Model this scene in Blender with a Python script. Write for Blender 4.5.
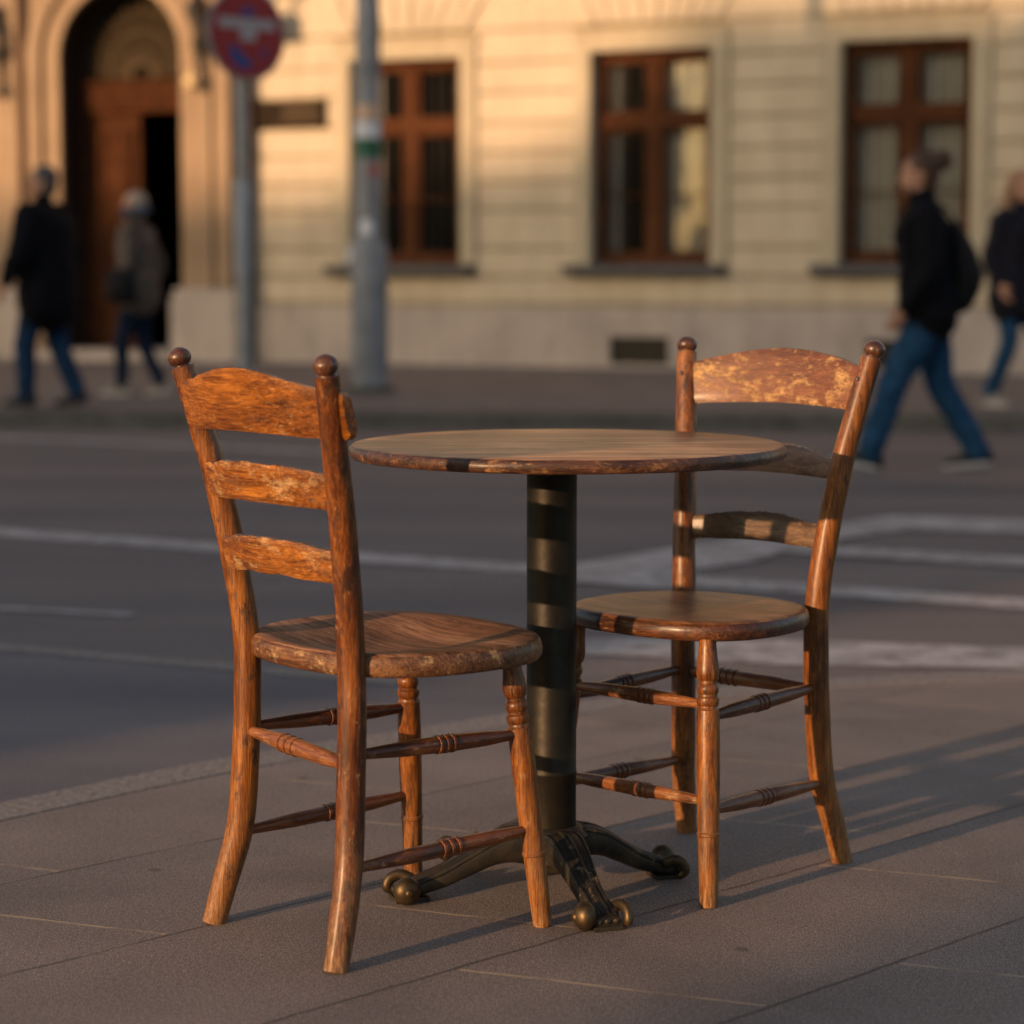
import bpy, bmesh, math, random
from mathutils import Vector, Matrix, noise as mn

# ------------------------------------------------------------------ camera, world, sun, exposure
scene = bpy.context.scene
for o in list(bpy.data.objects):
    bpy.data.objects.remove(o)
COL = scene.collection
R = math.radians
F_PX, HOR, CAM_H = 2330.0, 275.0, 1.05

cam_d = bpy.data.cameras.new("camera")
cam = bpy.data.objects.new("camera", cam_d)
COL.objects.link(cam)
scene.camera = cam
cam_d.sensor_width = 36
cam_d.lens = F_PX / 1024 * 36
cam_d.clip_end = 2000
cam.location = (0, 0, CAM_H)
cam.rotation_euler = (R(90) - math.atan((512 - HOR) / F_PX), 0, 0)
cam_d.dof.use_dof = True
cam_d.dof.focus_distance = 3.80
cam_d.dof.aperture_fstop = 2.7
cam_d.dof.aperture_blades = 0

SUN_EL, SUN_AZ = 9.8, 225.0          # azimuth where the sun stands, degrees anticlockwise from +X
world = bpy.data.worlds.new("World")
scene.world = world
world.use_nodes = True
wn = world.node_tree.nodes
wn.clear()
sky = wn.new("ShaderNodeTexSky")
sky.sky_type = 'NISHITA'
sky.sun_disc = False
sky.sun_elevation = R(SUN_EL)
sky.sun_rotation = R(90 - SUN_AZ)
sky.air_density = 1.0
sky.dust_density = 2.5
sky.ozone_density = 1.0
bg = wn.new("ShaderNodeBackground")
bg.inputs[1].default_value = 0.135
wo = wn.new("ShaderNodeOutputWorld")
world.node_tree.links.new(sky.outputs[0], bg.inputs[0])
world.node_tree.links.new(bg.outputs[0], wo.inputs[0])

sun_d = bpy.data.lights.new("sun", 'SUN')
sun_d.energy = 3.2
sun_d.angle = R(0.6)
sun_d.color = (1.0, 0.60, 0.32)
sun = bpy.data.objects.new("sun", sun_d)
COL.objects.link(sun)
sd = Vector((math.cos(R(SUN_AZ)) * math.cos(R(SUN_EL)), math.sin(R(SUN_AZ)) * math.cos(R(SUN_EL)), math.sin(R(SUN_EL))))
sun.rotation_euler = sd.to_track_quat('Z', 'Y').to_euler()

scene.view_settings.view_transform = 'Standard'
scene.view_settings.look = 'None'
scene.view_settings.gamma = 1
scene.view_settings.exposure = 0.45
scene.view_settings.use_curve_mapping = False

# ------------------------------------------------------------------ helpers
rnd = random.Random(7)


def obj(name, bm, mat, parent=None, smooth=None, label=None, bevel=None):
    me = bpy.data.meshes.new(name)
    if bevel:
        bmesh.ops.bevel(bm, geom=list(bm.edges), offset=bevel, segments=2, affect='EDGES', profile=0.6)
    bm.normal_update()
    bm.to_mesh(me)
    bm.free()
    o = bpy.data.objects.new(name, me)
    COL.objects.link(o)
    if isinstance(mat, (list, tuple)):
        for m in mat:
            me.materials.append(m)
    else:
        me.materials.append(mat)
    if smooth is not None:
        for p in me.polygons:
            p.use_smooth = True
        if smooth < 180:
            me.set_sharp_from_angle(angle=R(smooth))
    if parent is not None:
        o.parent = parent
    if label:
        o["label"] = label
    return o


def tag(o, label=None, cat=None, group=None, kind=None):
    if label: o["label"] = label
    if cat: o["category"] = cat
    if group: o["group"] = group
    if kind: o["kind"] = kind
    return o


def empty(name, loc=(0, 0, 0), rz=0.0, label=None, cat=None, group=None):
    e = bpy.data.objects.new(name, None)
    e.empty_display_size = 0.1
    COL.objects.link(e)
    e.location = loc
    e.rotation_euler = (0, 0, rz)
    return tag(e, label, cat, group)


def add_box(bm, x0, x1, y0, y1, z0, z1, mi=0):
    v = [bm.verts.new(p) for p in ((x0, y0, z0), (x1, y0, z0), (x1, y1, z0), (x0, y1, z0),
                                   (x0, y0, z1), (x1, y0, z1), (x1, y1, z1), (x0, y1, z1))]
    for f in ((0, 3, 2, 1), (4, 5, 6, 7), (0, 1, 5, 4), (1, 2, 6, 5), (2, 3, 7, 6), (3, 0, 4, 7)):
        fc = bm.faces.new([v[i] for i in f])
        fc.material_index = mi
    return v


def BM(*boxes):
    bm = bmesh.new()
    for b in boxes:
        add_box(bm, *b)
    return bm


def rings_to_mesh(bm, rings, cap=True, mi=0):
    vs = [[bm.verts.new(p) for p in r] for r in rings]
    n = len(vs[0])
    for a, b in zip(vs[:-1], vs[1:]):
        for i in range(n):
            f = bm.faces.new((a[i], a[(i + 1) % n], b[(i + 1) % n], b[i]))
            f.material_index = mi
    if cap:
        f = bm.faces.new(list(reversed(vs[0]))); f.material_index = mi
        f = bm.faces.new(vs[-1]); f.material_index = mi
    return vs


def catmull(pts, sub=6):
    """pts: list of equal-length tuples (position + radii ...) -> smooth list"""
    P = [tuple(p) for p in pts]
    P = [tuple(2 * a - b for a, b in zip(P[0], P[1]))] + P + [tuple(2 * a - b for a, b in zip(P[-1], P[-2]))]
    out = []
    for i in range(1, len(P) - 2):
        for k in range(sub):
            t = k / sub
            out.append(tuple(0.5 * (2 * b + (c - a) * t + (2 * a - 5 * b + 4 * c - d) * t * t + (-a + 3 * b - 3 * c + d) * t ** 3)
                             for a, b, c, d in zip(P[i - 1], P[i], P[i + 1], P[i + 2])))
    out.append(P[-2])
    return out


def tube(bm, pts, n=16, up=(0, 1, 0), roundend=False, mi=0, exps=2.0):
    """pts: (x,y,z,rx,ry); rx along the side axis, ry along the axis nearest 'up'"""
    up = Vector(up)
    rings = []
    m = len(pts)
    P = [Vector(p[:3]) for p in pts]
    for i in range(m):
        t = (P[min(i + 1, m - 1)] - P[max(i - 1, 0)])
        if t.length < 1e-9: t = Vector((0, 0, 1))
        t.normalize()
        u = up - t * up.dot(t)
        if u.length < 1e-4:
            u = Vector((1, 0, 0)) - t * t.x
        u.normalize()
        s = u.cross(t)
        rx, ry = pts[i][3], pts[i][4] if len(pts[i]) > 4 else pts[i][3]
        ring = []
        for k in range(n):
            a = 2 * math.pi * k / n
            c, q = math.cos(a), math.sin(a)
            c = math.copysign(abs(c) ** (2 / exps), c); q = math.copysign(abs(q) ** (2 / exps), q)
            ring.append(P[i] + s * (rx * c) + u * (ry * q))
        rings.append((ring, P[i], t, rx, ry))
    rr = [r[0] for r in rings]
    if roundend:
        def dome(entry, sgn):
            ring, c, t, rx, ry = entry
            ext = []
            for a in (30, 58, 80):
                k = math.cos(R(a)); h = math.sin(R(a)) * min(rx, ry)
                ext.append([c + (p - c) * k + t * (h * sgn) for p in ring])
            return ext
        rr = list(reversed(dome(rings[0], -1))) + rr + dome(rings[-1], 1)
    rings_to_mesh(bm, rr, True, mi)


def lathe(bm, a, b, prof, n=20, mi=0):
    """profile list of (t 0..1 along a->b, radius)"""
    a, b = Vector(a), Vector(b)
    t = (b - a).normalized()
    u = Vector((0, 0, 1)) if abs(t.z) < 0.9 else Vector((1, 0, 0))
    s = t.cross(u).normalized(); u = s.cross(t)
    rings = []
    for q, r in prof:
        c = a.lerp(b, q)
        rings.append([c + s * (r * math.cos(2 * math.pi * k / n)) + u * (r * math.sin(2 * math.pi * k / n)) for k in range(n)])
    rings_to_mesh(bm, rings, True, mi)


def sphere(bm, c, r, sc=(1, 1, 1), seg=20, mi=0, rot=None):
    M = Matrix.Translation(c) @ (rot.to_4x4() if rot else Matrix()) @ Matrix.Diagonal((sc[0], sc[1], sc[2], 1))
    res = bmesh.ops.create_uvsphere(bm, u_segments=seg, v_segments=seg // 2 + 2, radius=r, matrix=M)
    for v in res['verts']:
        for f in v.link_faces: f.material_index = mi


def prism(bm, pts, y0, y1, mi=0):
    """closed outline in x,z extruded along y"""
    a = [bm.verts.new((p[0], y0, p[1])) for p in pts]
    b = [bm.verts.new((p[0], y1, p[1])) for p in pts]
    n = len(pts)
    for i in range(n):
        f = bm.faces.new((a[i], b[i], b[(i + 1) % n], a[(i + 1) % n])); f.material_index = mi
    f = bm.faces.new(a); f.material_index = mi
    f = bm.faces.new(list(reversed(b))); f.material_index = mi
    bmesh.ops.recalc_face_normals(bm, faces=bm.faces)


def sheet(name, outline, z, thick, mat):
    bm = bmesh.new()
    top = [bm.verts.new((x, y, z)) for x, y in outline]
    f = bm.faces.new(top)
    if f.normal.z < 0: f.normal_flip()
    if thick:
        r = bmesh.ops.extrude_face_region(bm, geom=[f])
        for v in r['geom']:
            if isinstance(v, bmesh.types.BMVert): v.co.z -= thick
        bmesh.ops.recalc_face_normals(bm, faces=bm.faces)
    bmesh.ops.triangulate(bm, faces=[q for q in bm.faces if len(q.verts) > 4])
    return obj(name, bm, mat)


# ------------------------------------------------------------------ materials
class NT:
    def __init__(s, name, rough=0.6, metal=0.0):
        s.m = bpy.data.materials.new(name)
        s.m.use_nodes = True
        s.t = s.m.node_tree
        s.b = s.t.nodes["Principled BSDF"]
        s.b.inputs["Roughness"].default_value = rough
        s.b.inputs["Metallic"].default_value = metal
        s._c = None

    def n(s, typ, **kw):
        nd = s.t.nodes.new(typ)
        for k, v in kw.items(): setattr(nd, k, v)
        return nd

    def l(s, a, b): s.t.links.new(a, b)

    def coord(s, scale=(1, 1, 1), loc=(0, 0, 0), rot=(0, 0, 0), geo=False):
        if geo:
            src = s.n("ShaderNodeNewGeometry").outputs["Position"]
        else:
            src = s.n("ShaderNodeTexCoord").outputs["Object"]
        mp = s.n("ShaderNodeMapping")
        mp.inputs["Scale"].default_value = scale
        mp.inputs["Location"].default_value = loc
        mp.inputs["Rotation"].default_value = rot
        s.l(src, mp.inputs[0])
        return mp.outputs[0]

    def noise(s, vec, scale=5, detail=4, rough=0.5, dist=0.0, lac=2.0):
        nd = s.n("ShaderNodeTexNoise")
        nd.inputs["Scale"].default_value = scale
        nd.inputs["Detail"].default_value = detail
        nd.inputs["Roughness"].default_value = rough
        nd.inputs["Distortion"].default_value = dist
        nd.inputs["Lacunarity"].default_value = lac
        s.l(vec, nd.inputs["Vector"])
        return nd.outputs["Fac"]

    def ramp(s, fac, stops, mode='LINEAR'):
        r = s.n("ShaderNodeValToRGB")
        r.color_ramp.interpolation = mode
        el = r.color_ramp.elements
        while len(el) > 1: el.remove(el[-1])
        for i, (p, c) in enumerate(stops):
            e = el[0] if i == 0 else el.new(p)
            e.position = p
            if not isinstance(c, (tuple, list)): c = (c, c, c)
            e.color = (c[0], c[1], c[2], 1)
        s.l(fac, r.inputs[0])
        return r.outputs[0]

    def mix(s, fac, a, b, blend='MIX'):
        m = s.n("ShaderNodeMix", data_type='RGBA', blend_type=blend)
        for sock, v in ((m.inputs[0], fac), (m.inputs[6], a), (m.inputs[7], b)):
            if isinstance(v, bpy.types.NodeSocket): s.l(v, sock)
            elif isinstance(v, (tuple, list)): sock.default_value = (v[0], v[1], v[2], 1)
            else: sock.default_value = v
        return m.outputs[2]

    def math(s, op, a, b=0.0, clamp=False):
        m = s.n("ShaderNodeMath", operation=op, use_clamp=clamp)
        for sock, v in ((m.inputs[0], a), (m.inputs[1], b)):
            if isinstance(v, bpy.types.NodeSocket): s.l(v, sock)
            else: sock.default_value = v
        return m.outputs[0]

    def color(s, c):
        if isinstance(c, bpy.types.NodeSocket): s.l(c, s.b.inputs["Base Color"])
        else: s.b.inputs["Base Color"].default_value = (c[0], c[1], c[2], 1)

    def rough(s, c): s.l(c, s.b.inputs["Roughness"])

    def bump(s, h, strength=0.3, dist=0.002):
        bp = s.n("ShaderNodeBump")
        bp.inputs["Strength"].default_value = strength
        bp.inputs["Distance"].default_value = dist
        s.l(h, bp.inputs["Height"])
        s.l(bp.outputs[0], s.b.inputs["Normal"])


def wood(name, axis='z', base=((.10, .026, .006), (.36, .105, .018), (.60, .215, .040)), wear=0.30, wearcol=(.62, .38, .18),
         dark=0.2, darkcol=(.045, .018, .008), rough=0.34, coat=0.35, seed=0, wscale=22, soft=0.04, grime=None, feet=False, spec=0.4, gs=1.0):
    t = NT(name, rough)
    L = (seed * 3.7, seed * 1.3, seed * 7.1)
    def sc(a, b):      # a across the grain, b along it
        return {'z': (a, a, b), 'x': (b, a, a), 'y': (a, b, a)}[axis]
    fine = t.noise(t.coord(sc(400 * gs, 17 * gs), L), 1.0, 5, 0.7, 0.2)
    mid = t.noise(t.coord(sc(75 * gs, 4.5 * gs), L), 1.0, 5, 0.6, 0.5)
    pat = t.noise(t.coord((7, 7, 7), L), 1.0, 3, 0.5, 0.4)
    g = t.math('ADD', t.math('MULTIPLY', fine, 0.42), t.math('MULTIPLY', mid, 0.38))
    g = t.math('ADD', g, t.math('MULTIPLY', pat, 0.20))
    col = t.ramp(g, [(0.38, base[0]), (0.50, base[1]), (0.62, base[2])])
    blot = t.noise(t.coord(sc(14 * (gs * .5 + .5), 5 * (gs * .5 + .5)), (L[0] + 1, L[1] + 8, L[2])), 1.0, 6, 0.66, 0.6)
    col = t.mix(0.8, col, t.ramp(blot, [(0.34, (.42, .36, .32)), (0.5, (1, 1, 1)), (0.66, (1.3, 1.36, 1.4))]), 'MULTIPLY')
    pores = t.ramp(t.noise(t.coord(sc(620 * gs, 34 * gs), L), 1.0, 4, 0.65), [(0.36, 0.22), (0.48, 1.0)])
    col = t.mix(0.6, col, pores, 'MULTIPLY')
    # fine pale scratches and dark knocks that come in places
    where = t.ramp(t.noise(t.coord((11, 11, 11), (L[0] + 3, 1, 2)), 1.0, 4, 0.6), [(0.44, 0.12), (0.62, 1)])
    scr = t.ramp(t.noise(t.coord(sc(230, 42), (1, L[1], 5)), 1.0, 7, 0.74), [(0.57, 0), (0.64, 1)])
    col = t.mix(t.math('MULTIPLY', t.math('MULTIPLY', scr, where), 0.25 + wear), col, wearcol)
    dk = t.noise(t.coord(sc(40, 16), (L[0] + 5, L[1], L[2])), 1.0, 9, 0.74, 0.2)
    dkf = t.ramp(dk, [(0.70 - 0.30 * dark, 0), (0.78 - 0.30 * dark, 1)])
    col = t.mix(t.math('MULTIPLY', dkf, 0.85), col, darkcol)
    wr = t.noise(t.coord(sc(wscale, wscale * 0.6), (L[0] - 9, L[1] + 4, L[2])), 1.0, 12, 0.74, 0.12)
    wrf = t.ramp(wr, [(0.72 - 0.36 * wear, 0), (0.72 - 0.36 * wear + soft * 1.6, 1)])
    if feet:
        sep = t.n("ShaderNodeSeparateXYZ"); t.l(t.n("ShaderNodeTexCoord").outputs["Object"], sep.inputs[0])
        low = t.ramp(sep.outputs["Z"], [(0.0, 1), (0.05, .55), (0.24, 0)])
        chip = t.ramp(t.noise(t.coord(sc(150, 22), (3, 3, L[0])), 1.0, 8, 0.75), [(0.40, 0), (0.60, 1)])
        wrf = t.math('MAXIMUM', wrf, t.math('MULTIPLY', low, chip))
    wc = t.mix(t.ramp(fine, [(0.35, 0), (0.62, 1)]), tuple(c * 0.45 for c in wearcol), wearcol)
    col = t.mix(t.math('MULTIPLY', wrf, 0.85), col, wc)
    if grime:
        gm = t.ramp(t.noise(t.coord((9, 9, 9), (L[0] + 2, 3, L[2])), 1.0, 6, 0.6, 0.5), [(0.42, 0), (0.62, 1)])
        col = t.mix(t.math('MULTIPLY', gm, grime[0]), col, grime[1])
    t.color(col)
    t.rough(t.math('ADD', t.math('MULTIPLY', wrf, 0.22), t.math('ADD', t.math('MULTIPLY', fine, 0.35), rough - 0.13)))
    t.l(t.math('MULTIPLY', t.math('SUBTRACT', 1.0, wrf), coat), t.b.inputs["Coat Weight"])
    t.b.inputs["Coat Roughness"].default_value = 0.28
    t.b.inputs["Specular IOR Level"].default_value = spec
    h = t.math('ADD', t.math('MULTIPLY', fine, 0.6), t.math('MULTIPLY', wrf, -0.4))
    h = t.math('ADD', h, t.math('MULTIPLY', dkf, -0.3))
    t.bump(h, 0.8, 0.0014)
    return t.m


def plain(name, col, rough=0.6, metal=0.0, var=0.15, scale=8, bump=0.0, coat=0.0, spec=0.5):
    t = NT(name, rough, metal)
    t.b.inputs['Specular IOR Level'].default_value = spec
    n = t.noise(t.coord((scale, scale, scale)), 1.0, 6, 0.6)
    a = tuple(c * (1 - var) for c in col); b = tuple(min(1, c * (1 + var)) for c in col)
    t.color(t.ramp(n, [(0.35, a), (0.65, b)]))
    if bump: t.bump(n, bump, 0.004)
    t.b.inputs["Coat Weight"].default_value = coat
    return t.m


def m_paving():
    t = NT("paving", 0.8)
    # skewed slab lattice: head joints along the (-21 degree) direction, rows along the sun-ward diagonal
    pos = t.n("ShaderNodeNewGeometry").outputs["Position"]
    def dot(v):
        d = t.n("ShaderNodeVectorMath", operation='DOT_PRODUCT'); t.l(pos, d.inputs[0]); d.inputs[1].default_value = v
        return d.outputs["Value"]
    wob = t.math('MULTIPLY', t.math('SUBTRACT', t.noise(t.coord((9, 9, 9), geo=True), 1, 3, 0.6), 0.5), 0.012)
    m = t.math('ADD', t.math('ADD', dot((.37, .93, 0)), 40.0), wob)
    n = t.math('ADD', t.math('ADD', dot((.707, -.707, 0)), 40.0 + 2.09 - 0.455 * 1), wob)
    cb = t.n("ShaderNodeCombineXYZ"); t.l(m, cb.inputs[0]); t.l(n, cb.inputs[1])
    br = t.n("ShaderNodeTexBrick")
    t.l(cb.outputs[0], br.inputs["Vector"])
    br.offset = 0.34; br.offset_frequency = 2; br.squash = 1
    br.inputs["Scale"].default_value = 1
    br.inputs["Brick Width"].default_value = 0.82
    br.inputs["Row Height"].default_value = 0.455
    br.inputs["Mortar Size"].default_value = 0.0042
    br.inputs["Mortar Smooth"].default_value = 0.1
    br.inputs["Color1"].default_value = (0.40, 0.41, 0.42, 1)
    br.inputs["Color2"].default_value = (0.62, 0.60, 0.57, 1)
    joint = br.outputs["Fac"]
    c1 = t.coord((1, 1, 1), geo=True)
    grit = t.noise(c1, 400, 3, 0.8)
    grit2 = t.noise(c1, 110, 4, 0.7)
    blot = t.noise(c1, 3.2, 5, 0.6)
    col = t.ramp(grit, [(0.33, (.026, .020, .018)), (0.5, (.120, .096, .086)), (0.65, (.38, .31, .265))])
    col = t.mix(0.55, col, t.ramp(grit2, [(0.3, .35), (0.7, 1.40)]), 'MULTIPLY')
    col = t.mix(0.6, col, t.ramp(blot, [(0.3, .72), (0.7, 1.22)]), 'MULTIPLY')
    col = t.mix(0.8, col, t.mix(0.5, br.outputs["Color"], (1, 1, 1), 'MIX'), 'MULTIPLY')
    col = t.mix(1.0, col, (2.25, 2.2, 2.15), 'MULTIPLY')
    # joint: sand (pale) on the head joints, dirt (dark) on the row joints, both broken up
    fr = t.math('FRACT', t.math('DIVIDE', n, 0.455))
    near_row = t.math('LESS_THAN', t.math('ABSOLUTE', t.math('SUBTRACT', fr, 0.5)), 0.485)
    jc = t.mix(near_row, (.03, .024, .021), (.50, .36, .23))
    brk = t.ramp(t.noise(c1, 6, 4, 0.7), [(0.40, 0.05), (0.54, 1)])
    brk2 = t.math('MULTIPLY', brk, t.math('ADD', 0.45, t.math('MULTIPLY', near_row, 0.5)))
    col = t.mix(t.math('MULTIPLY', joint, brk2), col, jc)
    # little pale specks
    sp = t.ramp(t.noise(c1, 75, 2, 0.4), [(0.78, 0), (0.80, 1)])
    col = t.mix(t.math('MULTIPLY', sp, 0.7), col, (.35, .27, .2))
    stain = t.ramp(t.noise(t.coord((1, 1, 1), (4, 2, 0), geo=True), 1.3, 5, 0.62, 0.6), [(0.5, 0), (0.63, 1)])
    col = t.mix(t.math('MULTIPLY', stain, 0.22), col, (.05, .04, .04))
    vo = t.n("ShaderNodeTexVoronoi"); vo.inputs["Scale"].default_value = 3.1; t.l(c1, vo.inputs["Vector"])
    gum = t.ramp(t.math('ADD', vo.outputs["Distance"], t.math('MULTIPLY', t.noise(c1, 60, 3, 0.6), .03)), [(0.050, 1), (0.060, 0)])
    col = t.mix(t.math('MULTIPLY', gum, 0.5), col, (.045, .038, .036))
    t.color(col)
    h = t.math('ADD', t.math('MULTIPLY', grit, 0.6), t.math('MULTIPLY', grit2, 0.8))
    h = t.math('SUBTRACT', h, t.math('MULTIPLY', joint, 1.2))
    t.bump(h, 0.75, 0.0024)
    return t.m


def m_asphalt(name="asphalt", tint=(.152, .134, .132)):
    t = NT(name, 0.82)
    c = t.coord((1, 1, 1), geo=True)
    g = t.noise(c, 160, 3, 0.7)
    b = t.noise(t.coord((0.5, 1.6, 1), rot=(0, 0, R(29)), geo=True), 0.9, 6, 0.6, 0.4)
    tr = t.noise(t.coord((0.06, 1.1, 1), rot=(0, 0, R(29)), geo=True), 1.0, 3, 0.5)
    col = t.ramp(g, [(0.3, tuple(x * .55 for x in tint)), (0.7, tuple(x * 1.5 for x in tint))])
    col = t.mix(0.8, col, t.ramp(b, [(0.3, (.74, .74, .79)), (0.7, (1.28, 1.22, 1.15))]), 'MULTIPLY')
    col = t.mix(0.8, col, t.ramp(tr, [(0.36, (.72, .73, .78)), (0.62, (1.2, 1.13, 1.08))]), 'MULTIPLY')
    t.color(col)
    t.bump(g, 0.6, 0.003)
    return t.m


def m_marking():
    t = NT("road_paint", 0.7)
    c = t.coord((1, 1, 1), geo=True)
    w = t.ramp(t.noise(c, 9, 8, 0.72), [(0.34, 0), (0.56, 1)])
    t.color(t.mix(w, (.15, .135, .13), (.47, .43, .42)))
    return t.m


def m_render(name, a, b, scale=2.0):
    t = NT(name, 0.85)
    c = t.coord((1, 1, 1))
    n1 = t.noise(c, scale, 6, 0.6, 0.3)
    n2 = t.noise(t.coord((3.5, 1, .6)), 1.5, 5, 0.65)
    n3 = t.noise(c, 60, 4, 0.6)
    col = t.mix(t.ramp(n1, [(0.3, 0), (0.7, 1)]), a, b)
    col = t.mix(0.55, col, t.ramp(n2, [(0.32, (.74, .71, .68)), (0.62, (1.06, 1.05, 1.04))]), 'MULTIPLY')
    t.color(col)
    t.bump(n3, 0.25, 0.004)
    return t.m


M = {}
VARN = ((.040, .010, .002), (.225, .068, .007), (.47, .170, .022))
M['post'] = wood("varnished_wood_upright", 'z', VARN, wear=0.26, wearcol=(.55, .31, .14), dark=0.44, seed=1, feet=True)
M['post_dark'] = wood("varnished_wood_upright_scratched", 'z', ((.030, .008, .002), (.150, .040, .006), (.34, .110, .017)), wear=0.34, wearcol=(.58, .33, .15), dark=0.62, seed=9, wscale=55, feet=True)
M['rail'] = wood("varnished_wood_rail", 'x', ((.055, .015, .003), (.27, .085, .009), (.54, .205, .028)), wear=0.52, wearcol=(.76, .48, .21), dark=0.40, seed=2, wscale=30, soft=.08)
M['rail_top'] = wood("varnished_top_rail", 'x', ((.055, .015, .003), (.27, .085, .009), (.54, .205, .028)), wear=0.33, wearcol=(.74, .46, .20), dark=0.34, seed=2, wscale=22, soft=.08)
M['rail_rim'] = wood("bare_worn_rim", 'x', ((.10, .05, .025), (.28, .17, .10), (.50, .36, .24)), wear=0.5, wearcol=(.62, .48, .34), dark=0.35, seed=14, wscale=30, rough=0.6, coat=0.0)
M['rail_peel'] = wood("peeling_varnish_rail", 'x', ((.11, .036, .016), (.21, .074, .030), (.33, .13, .05)), wear=0.60, wearcol=(.78, .48, .20), dark=0.15, seed=5, wscale=34, soft=0.06, rough=0.42)
M['rail_grey'] = wood("weathered_wood_rail", 'x', ((.055, .030, .018), (.14, .083, .05), (.26, .155, .09)), wear=0.36, wearcol=(.56, .40, .25), dark=0.3, seed=4, wscale=26, rough=0.4)
M['rail_worn'] = wood("worn_wood_rail", 'x', ((.09, .045, .024), (.22, .115, .062), (.34, .20, .11)), wear=0.45, wearcol=(.46, .32, .21), dark=0.2, seed=6, wscale=38, soft=.08)
M['finial'] = wood("dark_wood_finial", 'z', ((.04, .013, .006), (.12, .044, .017), (.22, .09, .034)), wear=0.2, dark=0.2, seed=3, rough=0.28, coat=0.6)
M['seat'] = wood("worn_seat_wood", 'x', ((.10, .042, .021), (.32, .150, .078), (.56, .31, .175)), wear=0.42, wearcol=(.60, .36, .20), dark=0.28, seed=7, wscale=9, soft=0.12, rough=0.65, coat=0.0, spec=.2, gs=.22)
M['seat_edge'] = wood("stained_seat_edge", 'x', ((.045, .018, .009), (.14, .056, .022), (.34, .165, .07)), wear=0.46, wearcol=(.62, .40, .19), dark=0.46, seed=8, wscale=30, rough=0.42, coat=0.2)
M['seat_b'] = wood("polished_seat_wood", 'x', ((.085, .034, .015), (.26, .118, .052), (.50, .26, .12)), wear=0.36, wearcol=(.56, .33, .15), dark=0.2, seed=17, wscale=7, soft=0.16, rough=0.36, coat=0.10, spec=.3, gs=.22)
M['seat_b_edge'] = wood("dark_seat_edge", 'x', ((.025, .011, .008), (.085, .03, .013), (.24, .085, .025)), wear=0.30, wearcol=(.62, .36, .14), dark=0.45, seed=18, wscale=20, rough=0.3, coat=0.45)
M['stretcher'] = wood("turned_stretcher_wood", 'z', ((.05, .015, .007), (.20, .060, .017), (.38, .135, .036)), wear=0.28, dark=0.3, seed=11, wscale=30)
M['stretcher_x'] = wood("turned_stretcher_wood_cross", 'x', ((.08, .026, .010), (.27, .095, .03), (.46, .20, .075)), wear=0.42, dark=0.25, seed=12, wscale=30)
M['stretcher_y'] = wood("turned_stretcher_wood_side", 'y', ((.05, .015, .007), (.18, .052, .016), (.34, .12, .034)), wear=0.28, dark=0.3, seed=13, wscale=30)
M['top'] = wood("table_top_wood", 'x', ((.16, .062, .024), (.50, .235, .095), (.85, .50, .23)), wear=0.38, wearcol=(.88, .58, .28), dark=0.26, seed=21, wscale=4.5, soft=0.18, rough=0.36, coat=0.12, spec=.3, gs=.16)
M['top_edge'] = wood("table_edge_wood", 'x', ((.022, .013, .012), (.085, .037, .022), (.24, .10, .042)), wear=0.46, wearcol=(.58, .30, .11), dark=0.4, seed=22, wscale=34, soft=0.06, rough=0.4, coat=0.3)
M['paving'] = m_paving()
M['asphalt'] = m_asphalt()
M['gutter'] = m_asphalt("gutter_asphalt", (.150, .142, .150))
M['paint'] = m_marking()
M['kerb'] = plain("kerb_stone", (.25, .21, .185), 0.85, var=0.4, scale=70, bump=0.5)
M['far_paving'] = plain("far_paving", (.150, .128, .124), 0.85, var=0.25, scale=3)
M['far_kerb'] = plain("far_kerb_stone", (.115, .108, .095), 0.85, var=0.25, scale=6)


def m_metal_bronze(name, a, b, wearc, rough=0.42, metal=0.75, th=0.58):
    t = NT(name, rough, metal)
    c = t.coord((1, 1, 1))
    n1 = t.noise(c, 24, 7, 0.65, 0.3)
    n2 = t.noise(c, 60, 8, 0.7, 0.5)
    n3 = t.noise(c, 7, 4, 0.6)
    col = t.mix(t.ramp(n1, [(0.35, 0), (0.68, 1)]), a, b)
    w = t.ramp(t.math('ADD', t.math('MULTIPLY', n2, 0.6), t.math('MULTIPLY', n3, 0.4)), [(th, 0), (th + 0.05, 1)])
    col = t.mix(w, col, wearc)
    t.color(col)
    t.rough(t.math('ADD', t.math('MULTIPLY', n2, 0.3), rough - 0.15))
    t.bump(n2, 0.25, 0.0015)
    return t.m


M['column'] = m_metal_bronze("aged_dark_metal", (.013, .011, .008), (.028, .023, .014), (.08, .062, .034), 0.50, 0.55, 0.62)
M['iron'] = m_metal_bronze("cast_iron_worn", (.030, .028, .026), (.085, .068, .045), (.26, .19, .10), 0.50, 0.55, 0.57)
M['ball'] = m_metal_bronze("brass_castor", (.07, .05, .028), (.15, .105, .055), (.30, .21, .11), 0.48, 0.8, 0.60)
M['screw'] = plain("screw_steel", (.25, .22, .2), 0.35, 0.9)
M['wall'] = m_render("cream_render", (.59, .49, .365), (.67, .57, .43))
M['joint'] = m_render("shaded_joint", (.33, .265, .18), (.40, .33, .22))  # darker joint colour; the groove shade is put into it
M['surround'] = m_render("window_surround_stone", (.50, .425, .31), (.57, .49, .36))
M['portal'] = m_render("portal_sandstone", (.29, .20, .13), (.39, .275, .18), 1.4)
M['plinth'] = m_render("plinth_stone", (.42, .36, .33), (.55, .47, .42), 2.6)
M['sill'] = plain("slate_sill", (.085, .085, .092), 0.7)
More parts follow.
